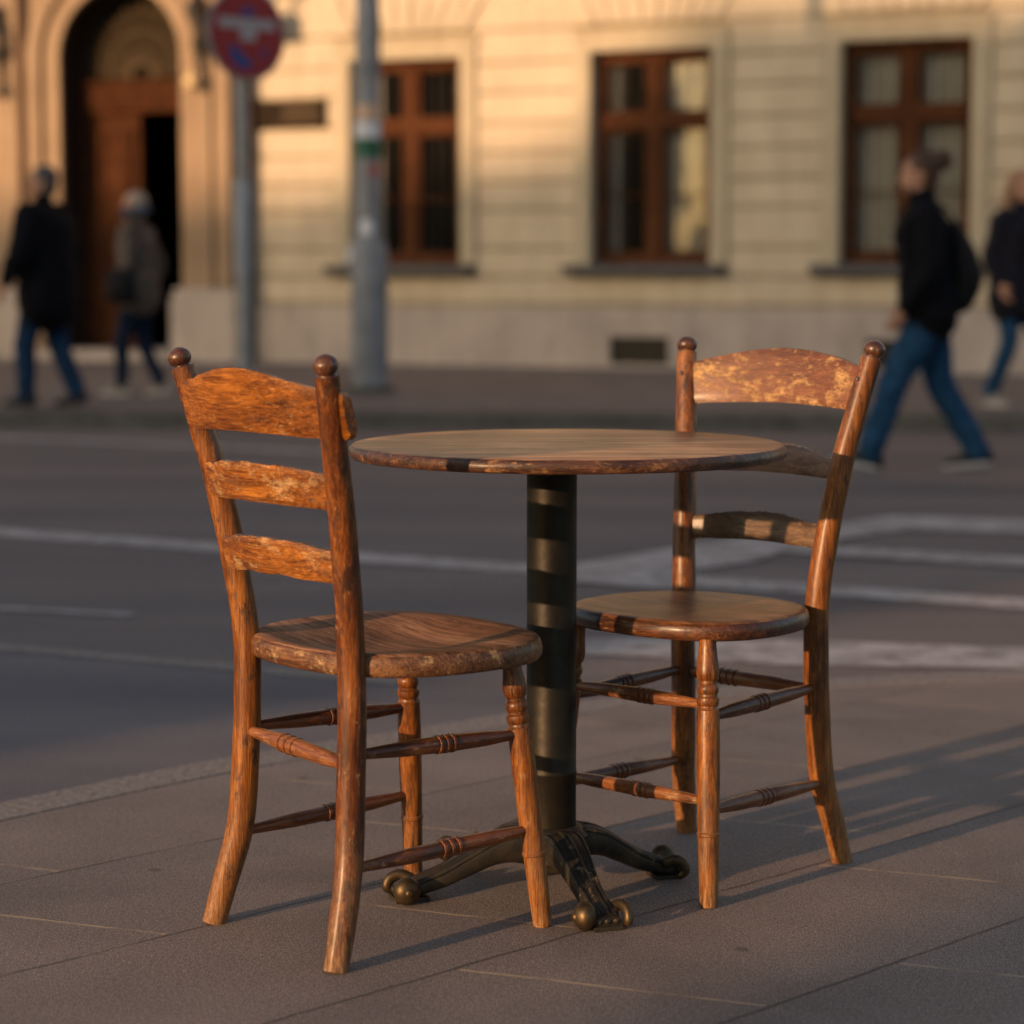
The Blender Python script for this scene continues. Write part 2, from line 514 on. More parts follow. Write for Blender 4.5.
M['wframe'] = wood("window_frame_wood", 'z', ((.050, .019, .010), (.098, .037, .016), (.15, .056, .024)), wear=0.1, dark=0.1, seed=31, wscale=6, rough=0.85, coat=0.0, spec=.1)
M['door'] = wood("door_wood", 'z', ((.034, .012, .006), (.068, .024, .010), (.11, .040, .015)), wear=0.1, dark=0.15, seed=32, wscale=6, rough=0.85, coat=0.0, spec=.1)
M['room'] = plain("dark_interior", (.03, .024, .02), 0.9)
M['curtain'] = plain("net_curtain", (.80, .78, .76), 0.9, var=0.1)
M['ironwork'] = plain("wrought_iron", (.030, .025, .021), 0.6, 0.1)
M['bar'] = plain('inner_bar_paint', (.13, .11, .10), .8)
M['brass'] = plain("brass_polished", (.62, .44, .18), 0.3, 0.9)
M['plaque'] = plain("bronze_plaque", (.030, .020, .013), 0.85, 0.0, var=0.4, scale=5, spec=.1)
M['plaque_raised'] = plain("bronze_lettering", (.13, .085, .045), 0.8, 0.0)
M['galv'] = plain("galvanised_steel", (.30, .30, .31), 0.5, 0.35, var=0.2, scale=6)
M['mast'] = plain("grey_painted_mast", (.25, .26, .285), 0.6, 0.0, var=0.25, scale=5)
M['red'] = plain("sign_red", (.36, .010, .014), 0.45, var=0.1)
M['blue'] = plain("sign_blue", (.010, .05, .26), 0.45, var=0.1)
M['white'] = plain("sign_white", (.46, .40, .41), 0.5, var=0.1)
M['green'] = plain("sticker_green", (.010, .10, .055), 0.5)
M['pale'] = plain("sticker_pale", (.70, .72, .78), 0.6)
M['peach'] = plain("sticker_peach", (.62, .42, .30), 0.6)
M['pink'] = plain("sticker_red", (.42, .13, .13), 0.6)
M['black_cloth'] = plain("black_wool", (.006, .006, .009), 0.9, var=0.3, scale=30, spec=.12)
M['navy_cloth'] = plain("dark_quilted_cloth", (.014, .013, .020), 0.75, var=0.3, scale=20, spec=.12)
M['taupe_cloth'] = plain("taupe_jacket_cloth", (.125, .098, .082), 0.85, var=0.35, scale=14, spec=.12)
M['denim'] = plain("blue_denim", (.018, .064, .135), 0.85, var=0.35, scale=12, spec=.12)
M['denim_dark'] = plain("dark_denim", (.012, .036, .085), 0.85, var=0.3, scale=12, spec=.12)
M['navy_trousers'] = plain('navy_trousers', (.010, .020, .045), 0.85, var=0.3, scale=12, spec=.12)
M['skin'] = plain("skin", (.50, .26, .17), 0.55, var=0.08)
M['hair_brown'] = plain("brown_hair", (.075, .032, .016), 0.6, var=0.4, scale=60)
M['hair_light'] = plain("light_brown_hair", (.34, .18, .095), 0.6, var=0.4, scale=60)
M['hair_grey'] = plain("grey_hair", (.095, .082, .075), 0.7, var=0.4, scale=60)
M['hair_blond'] = plain("ash_blond_hair", (.42, .32, .24), 0.7, var=0.3, scale=60)
M['shoe_black'] = plain("black_shoe", (.012, .012, .016), 0.6)
M['shoe_grey'] = plain("grey_shoe", (.30, .26, .23), 0.7)
M['sole'] = plain("pale_sole", (.52, .50, .48), 0.6)
M['scarf'] = plain("slate_blue_scarf", (.07, .10, .16), 0.9)
M['bag'] = plain("black_bag", (.012, .012, .015), 0.7, spec=.12)
M['eye'] = plain("dark_eye", (.02, .015, .012), 0.3)


def m_glass():
    t = NT("window_glass")
    t.t.nodes.remove(t.b)
    tr = t.n("ShaderNodeBsdfTransparent"); tr.inputs[0].default_value = (.80, .80, .78, 1)
    gl = t.n("ShaderNodeBsdfGlossy"); gl.inputs["Roughness"].default_value = 0.03
    fr = t.n("ShaderNodeFresnel"); fr.inputs["IOR"].default_value = 1.3
    mx = t.n("ShaderNodeMixShader")
    wv = t.noise(t.coord((1, 1, 1)), 2.2, 2, 0.5)
    bp = t.n("ShaderNodeBump"); bp.inputs["Strength"].default_value = 0.04; bp.inputs["Distance"].default_value = 0.05
    t.l(wv, bp.inputs["Height"]); t.l(bp.outputs[0], gl.inputs["Normal"])
    t.l(fr.outputs[0], mx.inputs[0]); t.l(tr.outputs[0], mx.inputs[1]); t.l(gl.outputs[0], mx.inputs[2])
    t.l(mx.outputs[0], t.t.nodes["Material Output"].inputs[0])
    return t.m


M['glass'] = m_glass()

# ------------------------------------------------------------------ ground
ROAD_Z, FAR_Z = -0.04, 0.08
bm = bmesh.new()
vs = [bm.verts.new(p) for p in ((-400, -400, ROAD_Z), (400, -400, ROAD_Z), (400, 400, ROAD_Z), (-400, 400, ROAD_Z))]
bm.faces.new(vs)
tag(obj('road', bm, M['asphalt']), 'dark grey brown asphalt street between the two pavements', 'road', kind='structure')

edge_key = [(-12.0, -8.6), (-6.0, -1.2), (-2.6, 2.62), (-1.62, 3.86), (-1.023, 4.575), (-0.617, 5.021), (-0.192, 5.374),
            (0.02, 5.56), (0.275, 5.76), (0.75, 5.99), (1.361, 6.16), (3.2, 6.62), (8.0, 7.75), (20.0, 10.5)]
edge = catmull(edge_key, 5)
inner = []
for i, p in enumerate(edge):
    a = edge[max(i - 1, 0)]; b = edge[min(i + 1, len(edge) - 1)]
    d = Vector((b[0] - a[0], b[1] - a[1])).normalized()
    inner.append((p[0] + d.y * 0.13, p[1] - d.x * 0.13))
tag(sheet('pavement', inner + [(20, -15), (-12, -15)], 0.0, 0.1, M['paving']),
    'speckled grey stone slab pavement under the table and chairs', 'pavement', kind='structure')
bm = bmesh.new()
for i in range(len(edge) - 1):
    a, b, c, d = edge[i], edge[i + 1], inner[i + 1], inner[i]
    s = 0.004
    dv = Vector((b[0] - a[0], b[1] - a[1])).normalized()
    nn = Vector((dv.y, -dv.x)) * 0.005
    gap = 0.0022 if i % 4 == 0 else 0.0
    pts = [(a[0] + dv.x * gap, a[1] + dv.y * gap), (b[0], b[1]), (c[0] - nn.x, c[1] - nn.y), (d[0] - nn.x + dv.x * gap, d[1] - nn.y + dv.y * gap)]
    top = [bm.verts.new((p[0], p[1], 0.001)) for p in pts]
    bot = [bm.verts.new((p[0], p[1], -0.1)) for p in pts]
    bm.faces.new(list(reversed(top)))
    for k in range(4):
        bm.faces.new((top[k], top[(k + 1) % 4], bot[(k + 1) % 4], bot[k]))
bmesh.ops.remove_doubles(bm, verts=bm.verts, dist=0.0001)
bmesh.ops.recalc_face_normals(bm, faces=bm.faces)
tag(obj('kerb', bm, M['kerb']), 'low pale granite kerb edging the near pavement', 'kerb', kind='structure')


def offset_curve(curve, d):
    out = []
    for i, p in enumerate(curve):
        a = curve[max(i - 1, 0)]; b = curve[min(i + 1, len(curve) - 1)]
        t = Vector((b[0] - a[0], b[1] - a[1])).normalized()
        out.append((p[0] - t.y * d, p[1] + t.x * d))
    return out


# gutter asphalt strip: a bluish band between the kerb and the first line on the left
gut = [(-12, -8.55)] + [(p[0] - 0.01, p[1] + 0.012) for p in edge if p[0] > -11.5 and p[0] < 0.2] + [(0.15, 5.95), (-0.25, 6.12), (-0.80, 6.38), (-1.504, 6.73), (-4.4, 8.2), (-14, 13.0)]
tag(sheet('gutter', gut, ROAD_Z + 0.002, 0, M['gutter']), 'bluish worn asphalt strip beside the near kerb', 'road strip', kind='structure')


def strip(bmm, p, q, w, z=ROAD_Z + 0.0045, w2=None):
    d = Vector((q[0] - p[0], q[1] - p[1])).normalized()
    n = Vector((-d.y, d.x))
    w2 = w if w2 is None else w2
    vs = [bmm.verts.new((p[0] + n.x * w / 2, p[1] + n.y * w / 2, z)), bmm.verts.new((p[0] - n.x * w / 2, p[1] - n.y * w / 2, z)),
          bmm.verts.new((q[0] - n.x * w2 / 2, q[1] - n.y * w2 / 2, z)), bmm.verts.new((q[0] + n.x * w2 / 2, q[1] + n.y * w2 / 2, z))]
    bmm.faces.new(vs)


def poly(bmm, pts, z=ROAD_Z + 0.0045):
    f = bmm.faces.new([bmm.verts.new((x, y, z)) for x, y in pts])
    f.normal_update()
    if f.normal.z < 0: f.normal_flip()


def marking(name, label, fn, mat='paint'):
    b = bmesh.new(); fn(b)
    return tag(obj(name, b, M[mat]), label, 'road marking', kind='structure')


GR = lambda x, y: ground_px(x, y)


def ground_px(x, y, z=ROAD_Z):
    """where a sight line meets the road: measured once from the survey of the street"""
    p = math.atan((512 - HOR) / F_PX)
    a, b = (x - 512) / F_PX, (512 - y) / F_PX
    r = (a, math.cos(p) + b * math.sin(p), -math.sin(p) + b * math.cos(p))
    t = (z - CAM_H) / r[2]
    return (r[0] * t, r[1] * t)


A0, A1 = (-2.174, 9.835), (1.70, 7.665)
dA = Vector((A1[0] - A0[0], A1[1] - A0[1])).normalized()
marking('lane_line', 'long white lane line crossing the whole street behind the table',
        lambda b: strip(b, (A0[0] - dA.x * 9, A0[1] - dA.y * 9), (A1[0] + dA.x * 7, A1[1] + dA.y * 7), 0.24))
marking('hatch_marking', 'white wedge shaped hatch marking right of the table behind the right chair',
        lambda b: (poly(b, [ground_px(560, 583), ground_px(560, 568), ground_px(700, 545), ground_px(893, 517), ground_px(908, 531), ground_px(800, 546), ground_px(783, 553), ground_px(755, 563), ground_px(690, 572), ground_px(655, 581), ground_px(690, 592)], ROAD_Z + .0075),
                   poly(b, [ground_px(893.5, 517), ground_px(1300, 531), ground_px(1300, 545), ground_px(908.5, 531)], ROAD_Z + .0075),
                   poly(b, [ground_px(800.5, 546.3), ground_px(1300, 574), ground_px(1300, 587), ground_px(783.5, 553.3)], ROAD_Z + .0075)))
marking('edge_line', 'white line nearest the pavement on the right of the table',
        lambda b: poly(b, [ground_px(480, 640), ground_px(600, 640), ground_px(780, 641), ground_px(1024, 649), ground_px(1400, 662), ground_px(1400, 679), ground_px(1024, 670), ground_px(900, 668), ground_px(780, 666), ground_px(600, 656), ground_px(480, 654)]))
marking('worn_line', 'worn short white dash at the left of the street',
        lambda b: strip(b, ground_px(-40, 607), ground_px(135, 616), 0.055))
marking('gutter_line', 'pale narrow line beside the bluish gutter strip on the left',
        lambda b: strip(b, (-1.504 - 6.3, 6.768 + 3.15), (-0.30, 6.17), 0.10), 'kerb')
marking('far_line', 'faint white line in front of the far pavement on the left',
        lambda b: strip(b, (-3.441 - 6, 15.631 + 3.4), (-1.0, 14.25), 0.20))

# far pavement and its kerb
AL = R(-23.2)
U = Vector((math.cos(AL), math.sin(AL), 0)); W = Vector((-math.sin(AL), math.cos(AL), 0))  # along the facade, into the building
BO = Vector((0, 24.92, 0))


def bpt(u, y, z=0.0): return BO + U * u + W * y + Vector((0, 0, z))


k0, k1 = Vector((-3.9, 16.7)), Vector((3.45, 16.2))
kd = (k1 - k0).normalized()
a, b = k0 - kd * 40, k1 + kd * 60
nrm = Vector((-kd.y, kd.x))
tag(sheet('far_pavement', [tuple(a + nrm * .16), tuple(b + nrm * .16), tuple(b + nrm * 30), tuple(a + nrm * 30)], FAR_Z, 0.2, M['far_paving']),
    'grey far pavement along the cream building', 'pavement', kind='structure')
tag(sheet('far_kerb', [tuple(a), tuple(b), tuple(b + nrm * .155), tuple(a + nrm * .155)], FAR_Z + 0.002, 0.2, M['far_kerb']),
    'dark stone kerb of the far pavement', 'kerb', kind='structure')

# ------------------------------------------------------------------ the cream building
bld = empty('townhouse', BO, AL, 'cream rendered townhouse with rusticated wall, brown windows and arched portal', 'building')
WINS = [(-4.63 - 2.73 * 2, 1), (-1.91, 0), (0.895, 0), (3.565, 0), (6.30, 0), (9.0, 0)]
WW, WZ0, WZ1 = 1.32, 1.16, 3.36
WINS = [w for w in WINS if w[1] == 0]
XL, XR, ZT = -14.0, 16.0, 9.0
PX0, PX1 = -6.62, -3.25           # portal extent
DC, DR, DSP = -4.71, 0.80, 3.48   # arch centre, radius, spring height

# backing wall in cells round the openings
xs = [XL, DC - .85, DC + .85]
for w, _ in WINS: xs += [w - .09, w + WW + .09]
xs += [XR]
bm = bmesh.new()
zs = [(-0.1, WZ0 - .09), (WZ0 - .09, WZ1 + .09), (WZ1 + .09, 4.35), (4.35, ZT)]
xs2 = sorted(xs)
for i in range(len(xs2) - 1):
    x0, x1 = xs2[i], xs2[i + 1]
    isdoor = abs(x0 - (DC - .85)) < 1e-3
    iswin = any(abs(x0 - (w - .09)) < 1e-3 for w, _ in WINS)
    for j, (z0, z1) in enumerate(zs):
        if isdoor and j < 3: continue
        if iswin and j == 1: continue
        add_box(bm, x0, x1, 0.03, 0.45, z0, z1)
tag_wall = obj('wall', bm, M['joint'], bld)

# rusticated courses (real grooves)
bm = bmesh.new()
GZ = [0.74, 1.03, 1.33, 1.74, 2.03, 2.34, 2.65, 2.97, 3.28, 3.62, 4.10, 4.45, 4.8, 5.15, 5.5, 5.85, 6.2]
gaps = sorted([(PX0, PX1)] + [(w - .19, w + WW + .19) for w, _ in WINS])
for z0, z1 in zip(GZ[:-1], GZ[1:]):
    segs = []
    cur = XL
    for g0, g1 in gaps:
        door = abs(g0 - PX0) < 1e-6
        block = (door and z0 < 4.9) or (not door and z1 > WZ0 - .11 and z0 < 3.6)
        if block:
            segs.append((cur, g0)); cur = g1
    segs.append((cur, XR))
    for x0, x1 in segs:
        add_box(bm, x0 + 0.001, x1 - 0.001, 0.0, 0.05, z0 + 0.016, z1 - 0.016)
obj('rustication', bm, M['wall'], bld, bevel=0.008)

# plinth
VENTS = [(1.13, 1.79), (3.88, 4.3), (-8.4, -7.8)]
cuts = [XL] + sorted([v for q in VENTS for v in q] + [PX0, PX1]) + [XR]
for x0, x1 in zip(cuts[:-1], cuts[1:]):
    if abs(x0 - PX0) < 1e-6: continue
    if any(abs(x0 - v[0]) < 1e-6 for v in VENTS):
        obj('vent_lintel', BM((x0 + .001, x1 - .001, -.058, .029, .41, .718)), M['plinth'], bld); obj('vent_sill', BM((x0 + .001, x1 - .001, -.058, .029, -.1, .12)), M['plinth'], bld)
    else:
        obj('plinth', BM((x0, x1, -.06, .029, -.1, .72)), M['plinth'], bld)
for x0, x1 in VENTS:
    b = BM((x0, x1, .012, .026, .12, .41))
    for k in range(9):
        add_box(b, x0, x1, -.02, .004, .14 + k * .03, .150 + k * .03)
    obj('vent_grille', b, M['ironwork'], bld)

# flat arches of voussoirs over the windows
for w, _ in WINS:
    bm = bmesh.new()
    c = w + WW / 2
    N = 9
    for k in range(N):
        t0, t1 = (k - N / 2) / (N / 2), (k + 1 - N / 2) / (N / 2)
        g = 0.016
        b0, b1 = c + t0 * .74 + g, c + t1 * .74 - g
        u0, u1 = c + t0 * 1.02 + g, c + t1 * 1.02 - g
        prism(bm, [(b0, 3.64), (b1, 3.64), (u1, 4.08), (u0, 4.08)], -.045, -.003)
    obj('voussoirs', bm, M['wall'], bld)

# windows
for wi, (w, _) in enumerate(WINS):
    x0, x1 = w, w + WW
    bm = BM((x0 - .18, x0, -.035, .44, WZ0, WZ1), (x1, x1 + .18, -.035, .44, WZ0, WZ1), (x0 - .18, x1 + .18, -.035, .44, WZ1, WZ1 + .18))
    add_box(bm, x0 - .20, x1 + .20, -.06, -.036, WZ1 + .14, WZ1 + .205)
    add_box(bm, x0 - .115, x0 - .02, -.046, -.036, WZ0, WZ1 + .03)
    add_box(bm, x1 + .02, x1 + .115, -.046, -.036, WZ0, WZ1 + .03)
    obj('window_surround', bm, M['surround'], bld)
    obj('window_sill', BM((x0 - .26, x1 + .13, -.17, .2, WZ0 - .105, WZ0 - .003)), M['sill'], bld, bevel=.008)
    fy0, fy1 = .14, .21
    zt = WZ0 + 1.42     # transom
    cx = (x0 + x1) / 2
    f = BM((x0, x0 + .075, fy0, fy1, WZ0, WZ1), (x1 - .075, x1, fy0, fy1, WZ0, WZ1),
           (x0 + .075, x1 - .075, fy0, fy1, WZ1 - .085, WZ1), (x0 + .075, x1 - .075, fy0, fy1, WZ0, WZ0 + .10),
           (x0 + .075, x1 - .075, fy0 - .02, fy1, zt, zt + .13), (cx - .07, cx + .07, fy0 - .012, fy1, WZ0 + .10, zt),
           (cx - .06, cx + .06, fy0 - .012, fy1, zt + .13, WZ1 - .085))
    fr = obj('window', f, M['wframe'], bld)
    for a0, a1 in ((x0 + .077, cx - .072), (cx + .072, x1 - .077)):
        for c0, c1 in ((WZ0 + .102, zt - .002), (zt + .132, WZ1 - .087)):
            t = .035
            s = BM((a0, a0 + t, .155, .195, c0, c1), (a1 - t, a1, .155, .195, c0, c1), (a0 + t, a1 - t, .155, .195, c0, c0 + t), (a0 + t, a1 - t, .155, .195, c1 - t, c1))
            if c0 < zt: add_box(s, a0 + t, a1 - t, .16, .19, WZ0 + .70, WZ0 + .72)
            obj('sash', s, M['wframe'], fr)
            obj('pane', BM((a0 + t - .002, a1 - t + .002, .172, .178, c0 + t - .002, c1 - t + .002)), M['glass'], fr)
    for a0, a1 in ((x0 + .10, cx - .08), (cx + .08, x1 - .10)):
        for k in range(4):
            xx = a0 + (a1 - a0) * (k + .5) / 4
            obj('inner_bar', BM((xx - .009, xx + .009, .235, .253, WZ0 + .01, WZ1 - .01)), M['bar'], fr)
    # curtains
    cb = bmesh.new()
    spans = {0: [(x0 + .05, x0 + .25), (x1 - .16, x1 - .05)], 1: [(cx + .0, x1 - .05), (x0 + .05, x0 + .22)], 2: [(x0 + .05, x1 - .05)]}.get(wi, [(x0 + .05, x1 - .05)])
    for a0, a1 in spans:
        n = max(6, int((a1 - a0) / .02))
        prev = None
        for k in range(n + 1):
            x = a0 + (a1 - a0) * k / n
            y = .30 + .022 * math.sin(k * 1.15) + .008 * math.sin(k * 2.7 + 1)
            cur = (cb.verts.new((x, y, WZ0 + .02)), cb.verts.new((x, y, WZ1 - .02)))
            if prev: cb.faces.new((prev[0], cur[0], cur[1], prev[1]))
            prev = cur
    obj('curtain', cb, M['curtain'], bld, smooth=180)
    # room behind
    rb = bmesh.new()
    rb_v = add_box(rb, x0 - .3, x1 + .3, .46, 2.6, WZ0 - .4, WZ1 + .3)
    rb.faces.remove([fc for fc in rb.faces if all(abs(v.co.y - .46) < 1e-4 for v in fc.verts)][0])
    obj('room', rb, M['room'], bld)
    if wi == 1:
        lb = bmesh.new(); sphere(lb, (x0 + .40, .95, 1.98), .10, (1, 1, .95), 16)
        lathe(lb, (x0 + .40, .95, 2.07), (x0 + .40, .95, 3.6), [(0, .006), (1, .006)], 8)
        obj('ceiling_lamp', lb, plain("paper_shade", (.8, .66, .42), .7), bld)

# portal -------------------------------------------------------------
bm = bmesh.new()
arch_lining = bmesh.new()
PY0 = -.12


def arch_face(bm, r0, r1, y0, y1, zb, cx=DC, zs_=DSP, n=36):
    """archivolt band between radii r0 and r1 that runs down as jambs to zb"""
    def ln(r):
        pts = [(cx - r, zb)]
        for k in range(n + 1):
            a = math.pi - math.pi * k / n
            pts.append((cx + r * math.cos(a), zs_ + r * math.sin(a)))
        pts.append((cx + r, zb))
        return pts
    A, B = ln(r0), ln(r1)
    va = [[bm.verts.new((p[0], y, p[1])) for p in L] for L, y in ((A, y0), (B, y0), (B, y1), (A, y1))]
    for i in range(len(A) - 1):
        for j in range(4):
            q, s_ = va[j], va[(j + 1) % 4]
            bm.faces.new((q[i], q[i + 1], s_[i + 1], s_[i]))
    for i in (0, len(A) - 1):
        bm.faces.new([va[j][i] for j in range(4)])
    bmesh.ops.recalc_face_normals(bm, faces=bm.faces)


arch_face(bm, DR, DR + .19, -.24, .42, .2)
arch_face(bm, DR + .235, DR + .40, -.30, .1, .2)
arch_face(bm, DR + .19, DR + .235, -.13, .1, .2)
obj('archivolt', bm, M['portal'], bld, smooth=40)
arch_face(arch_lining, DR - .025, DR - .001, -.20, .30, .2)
obj('reveal_shade_lining', arch_lining, plain('reveal_shade_brown', (.030, .016, .010), .8, spec=.2), bld, smooth=40)  # dark lining added in the reveal, whose shade is in its colour
# masonry field round the arch, out to the edges of the portal
bm = bmesh.new()
r = DR + .40
n = 36
top = 5.0
inner_p = [(DC - r, .2)] + [(DC + r * math.cos(math.pi - math.pi * k / n), DSP + r * math.sin(math.pi - math.pi * k / n)) for k in range(n + 1)] + [(DC + r, .2)]
for i in range(len(inner_p) - 1):
    p, q = inner_p[i], inner_p[i + 1]
    def outp(pt):
        if pt[1] <= DSP + 1e-6: return (PX0 if pt[0] < DC else PX1, pt[1])
        dx, dz = pt[0] - DC, pt[1] - DSP
        lim = (PX0 if dx < 0 else PX1) - DC
        tt = min(abs(lim / dx) if abs(dx) > 1e-6 else 1e9, (top - DSP) / dz if dz > 1e-6 else 1e9)
        return (DC + dx * tt, DSP + dz * tt)
    P, Q = outp(p), outp(q)
    f = bm.faces.new([bm.verts.new((a[0], PY0, a[1])) for a in (p, q, Q, P)])
    f.normal_update()
    if f.normal.y > 0: f.normal_flip()
for xx in (PX0, PX1):
    f = bm.faces.new([bm.verts.new(v) for v in ((xx, PY0, .2), (xx, .05, .2), (xx, .05, top), (xx, PY0, top))])
add_box(bm, PX0 - .06, PX1 + .06, PY0 - .1, .05, top, top + .25)
# outer pilasters with a panel
for x0, x1 in ((PX0 + .04, -6.04), (DC + r + .05, PX1 - .02)):
    add_box(bm, x0, x1, -.29, PY0 - .001, .92, 4.75)
obj('portal_masonry', bm, M['portal'], bld)
obj('portal_base', BM((PX0 - .08, -5.90, -.36, .05, -.1, .80), (PX0 - .05, -5.90, -.32, .05, .80, .90)), M['plinth'], bld, bevel=.012)
obj('portal_base', BM((DC + .70, PX1 + .07, -.36, .05, -.1, .80), (DC + .72, PX1 + .04, -.32, .05, .80, .90)), M['plinth'], bld, bevel=.012)
obj('doorstep', BM((-5.895, DC + .685, -.42, .9, -.1, .2)), M['plinth'], bld, bevel=.01)
# scroll brackets beside the arch
for cx in (-3.60, -6.22):
    b = bmesh.new()
    sp = []
    for k in range(26):
        a = k / 25 * 2.1 * math.pi
        rr = .13 - .004 * k
        sp.append((cx + rr * math.cos(a) * .7, -.36 + .0 * k, 3.55 + rr * math.sin(a), .028, .028))
    tube(b, sp, 8)
    tube(b, catmull([(cx, -.33, 4.1, .05, .05), (cx - .05, -.40, 3.95, .07, .06), (cx + .03, -.42, 3.75, .05, .05), (cx, -.36, 3.40, .03, .03), (cx + .02, -.34, 3.22, .02, .02)]), 8)
    obj('scroll_bracket', b, M['ironwork'], bld, smooth=180)
    b = bmesh.new(); sphere(b, (cx - .04, -.44, 3.16), .085)
    lathe(b, (cx - .04, -.44, 3.22), (cx - .04, -.44, 3.32), [(0, .05), (.5, .02), (1, .03)], 12)
    obj('lantern_globe', b, plain('ochre_glass_globe', (.72, .52, .27), .4), bld, smooth=180)

# door, transom, fanlight
DY = .25
L0, L1, DB, DT = DC - DR, DC + DR, .2, 2.90
dr = obj('door_frame', BM((L0, L0 + .10, DY - .06, DY + .1, DB, DT), (L1 - .05, L1, DY - .06, DY + .1, DB, DT),
                          (L0, L1, DY - .08, DY + .1, DT, 3.02), (L0, L1, DY - .14, DY + .1, 3.02, 3.08), (L0, L1, DY - .08, DY + .1, 3.08, 3.20), (L0, L1, DY - .13, DY + .1, 3.20, 3.26)), M['door'], bld, bevel=.006)


def door_leaf(x0, x1, rotz, hinge):
    b = BM((x0, x1, DY - .01, DY + .04, DB + .01, DT - .01))
    w = x1 - x0
    for z0, z1 in ((DB + .12, DB + .62), (DB + .78, DB + 1.15), (DB + 1.30, DT - .20)):
        t = .05
        X0, X1 = x0 + .13, x1 - .13
        for bx in ((X0, X0 + t, DY - .045, DY - .012, z0, z1), (X1 - t, X1, DY - .045, DY - .012, z0, z1), (X0 + t, X1 - t, DY - .045, DY - .012, z0, z0 + t), (X0 + t, X1 - t, DY - .045, DY - .012, z1 - t, z1)):
            add_box(b, *bx)
        add_box(b, X0 + t + .03, X1 - t - .03, DY - .03, DY - .012, z0 + t + .03, z1 - t - .03)
    add_box(b, x1 - .07, x1 - .0, DY - .055, DY - .012, DB + .01, DT - .01)
    if rotz:
        bmesh.ops.rotate(b, verts=b.verts, cent=(hinge, DY, 0), matrix=Matrix.Rotation(rotz, 3, 'Z'))
    return b


leaf = obj('door', door_leaf(L0 + .10, DC + .0, 0, 0), M['door'], bld)
b = bmesh.new(); sphere(b, (DC - .16, DY - .09, 1.30), .045); lathe(b, (DC - .16, DY - .07, 1.30), (DC - .16, DY - .04, 1.30), [(0, .02), (1, .05)], 12)
obj('door_knob', b, M['brass'], leaf, smooth=60)
obj('door', door_leaf(DC + .01, L1 - .05, R(-78), L1 - .05), M['door'], bld)
b = bmesh.new()
add_box(b, -6.3, -3.2, .45, 4.5, .0, 4.6)
b.faces.remove([fc for fc in b.faces if all(abs(v.co.y - .45) < 1e-4 for v in fc.verts)][0])
obj('hallway', b, M['room'], bld)
b = bmesh.new()
pts = [(DC - DR, DSP)] + [(DC + DR * math.cos(math.pi - math.pi * k / 24), DSP + DR * math.sin(math.pi - math.pi * k / 24)) for k in range(25)]
prism(b, [(DC - DR, 3.262)] + pts[1:] + [(DC + DR, 3.262)], .30, .31)
obj('fanlight_glass', b, plain("smoked_glass", (.02, .015, .010), .9, spec=.05), bld)
b = bmesh.new()
FZ = 3.28
def fan_r(a):
    # distance from the fan centre to the arch soffit in direction a
    dx, dz = math.cos(a), math.sin(a)
    h = FZ - DSP
    bq = dz * h; cq = h * h - DR * DR
    rr3 = -bq + math.sqrt(max(0, bq * bq - cq))
    if h + rr3 * dz < 0: rr3 = DR / abs(dx)
    return rr3
for k in range(1, 22):
    a = math.pi * k / 22
    r1 = fan_r(a) - .01
    tube(b, [(DC + .16 * math.cos(a), .26, FZ + .16 * math.sin(a), .009, .009), (DC + r1 * math.cos(a), .26, FZ + r1 * math.sin(a), .009, .009)], 6)
for q2 in (.18, .55, .97):
    tube(b, [(DC + (fan_r(math.pi * k / 30) * q2) * math.cos(math.pi * k / 30), .255, FZ + (fan_r(math.pi * k / 30) * q2) * math.sin(math.pi * k / 30), .012, .012) for k in range(31)], 6)
for k in range(11):
    a = math.pi * (k + .5) / 11
    rq = fan_r(a) * .76
    cxx, czz = DC + rq * math.cos(a), FZ + rq * math.sin(a)
    tube(b, [(cxx + .06 * math.cos(q * math.pi / 6), .25, czz + .06 * math.sin(q * math.pi / 6), .008, .008) for q in range(13)], 6)
obj('fanlight_grille', b, plain('bronze_grille', (.12, .078, .038), .7, .2), bld)
# cornice and roof edge out of the frame
obj('cornice', BM((XL, XR, -.35, .5, ZT, ZT + .35)), M['surround'], bld)
obj('roof', BM((XL + .1, XR - .1, .1, 11.5, ZT + .352, ZT + .5)), M['sill'], bld)
obj('side_wall', BM((XL, XL + .4, .46, 11.5, -.1, ZT), (XR - .4, XR, .46, 11.5, -.1, ZT), (XL + .41, XR - .41, 11.1, 11.5, -.1, ZT)), M['wall'], bld)

# bronze plaque on the wall
pq = obj('wall_plaque', BM((-3.13, -2.20, -.045, -.002, 2.66, 2.96)), M['plaque'], None, bevel=.006)
pq.location = BO; pq.rotation_euler = (0, 0, AL)
tag(pq, 'dark bronze plaque on the cream wall right of the portal', 'plaque')
b = bmesh.new()
rr_ = random.Random(3)
for row in range(3):
    x = -2.72
    while x < -2.30:
        wd = rr_.uniform(.02, .05)
        add_box(b, x, x + wd, -.050, -.0452, 2.73 + row * .075, 2.765 + row * .075)
        x += wd + .012
obj('lettering', b, M['plaque_raised'], pq)

# ------------------------------------------------------------------ unseen houses behind the camera, shaped to throw the shade on street and facade
ND = Vector((.7071, -.7071)); LD = Vector((.7071, .7071))


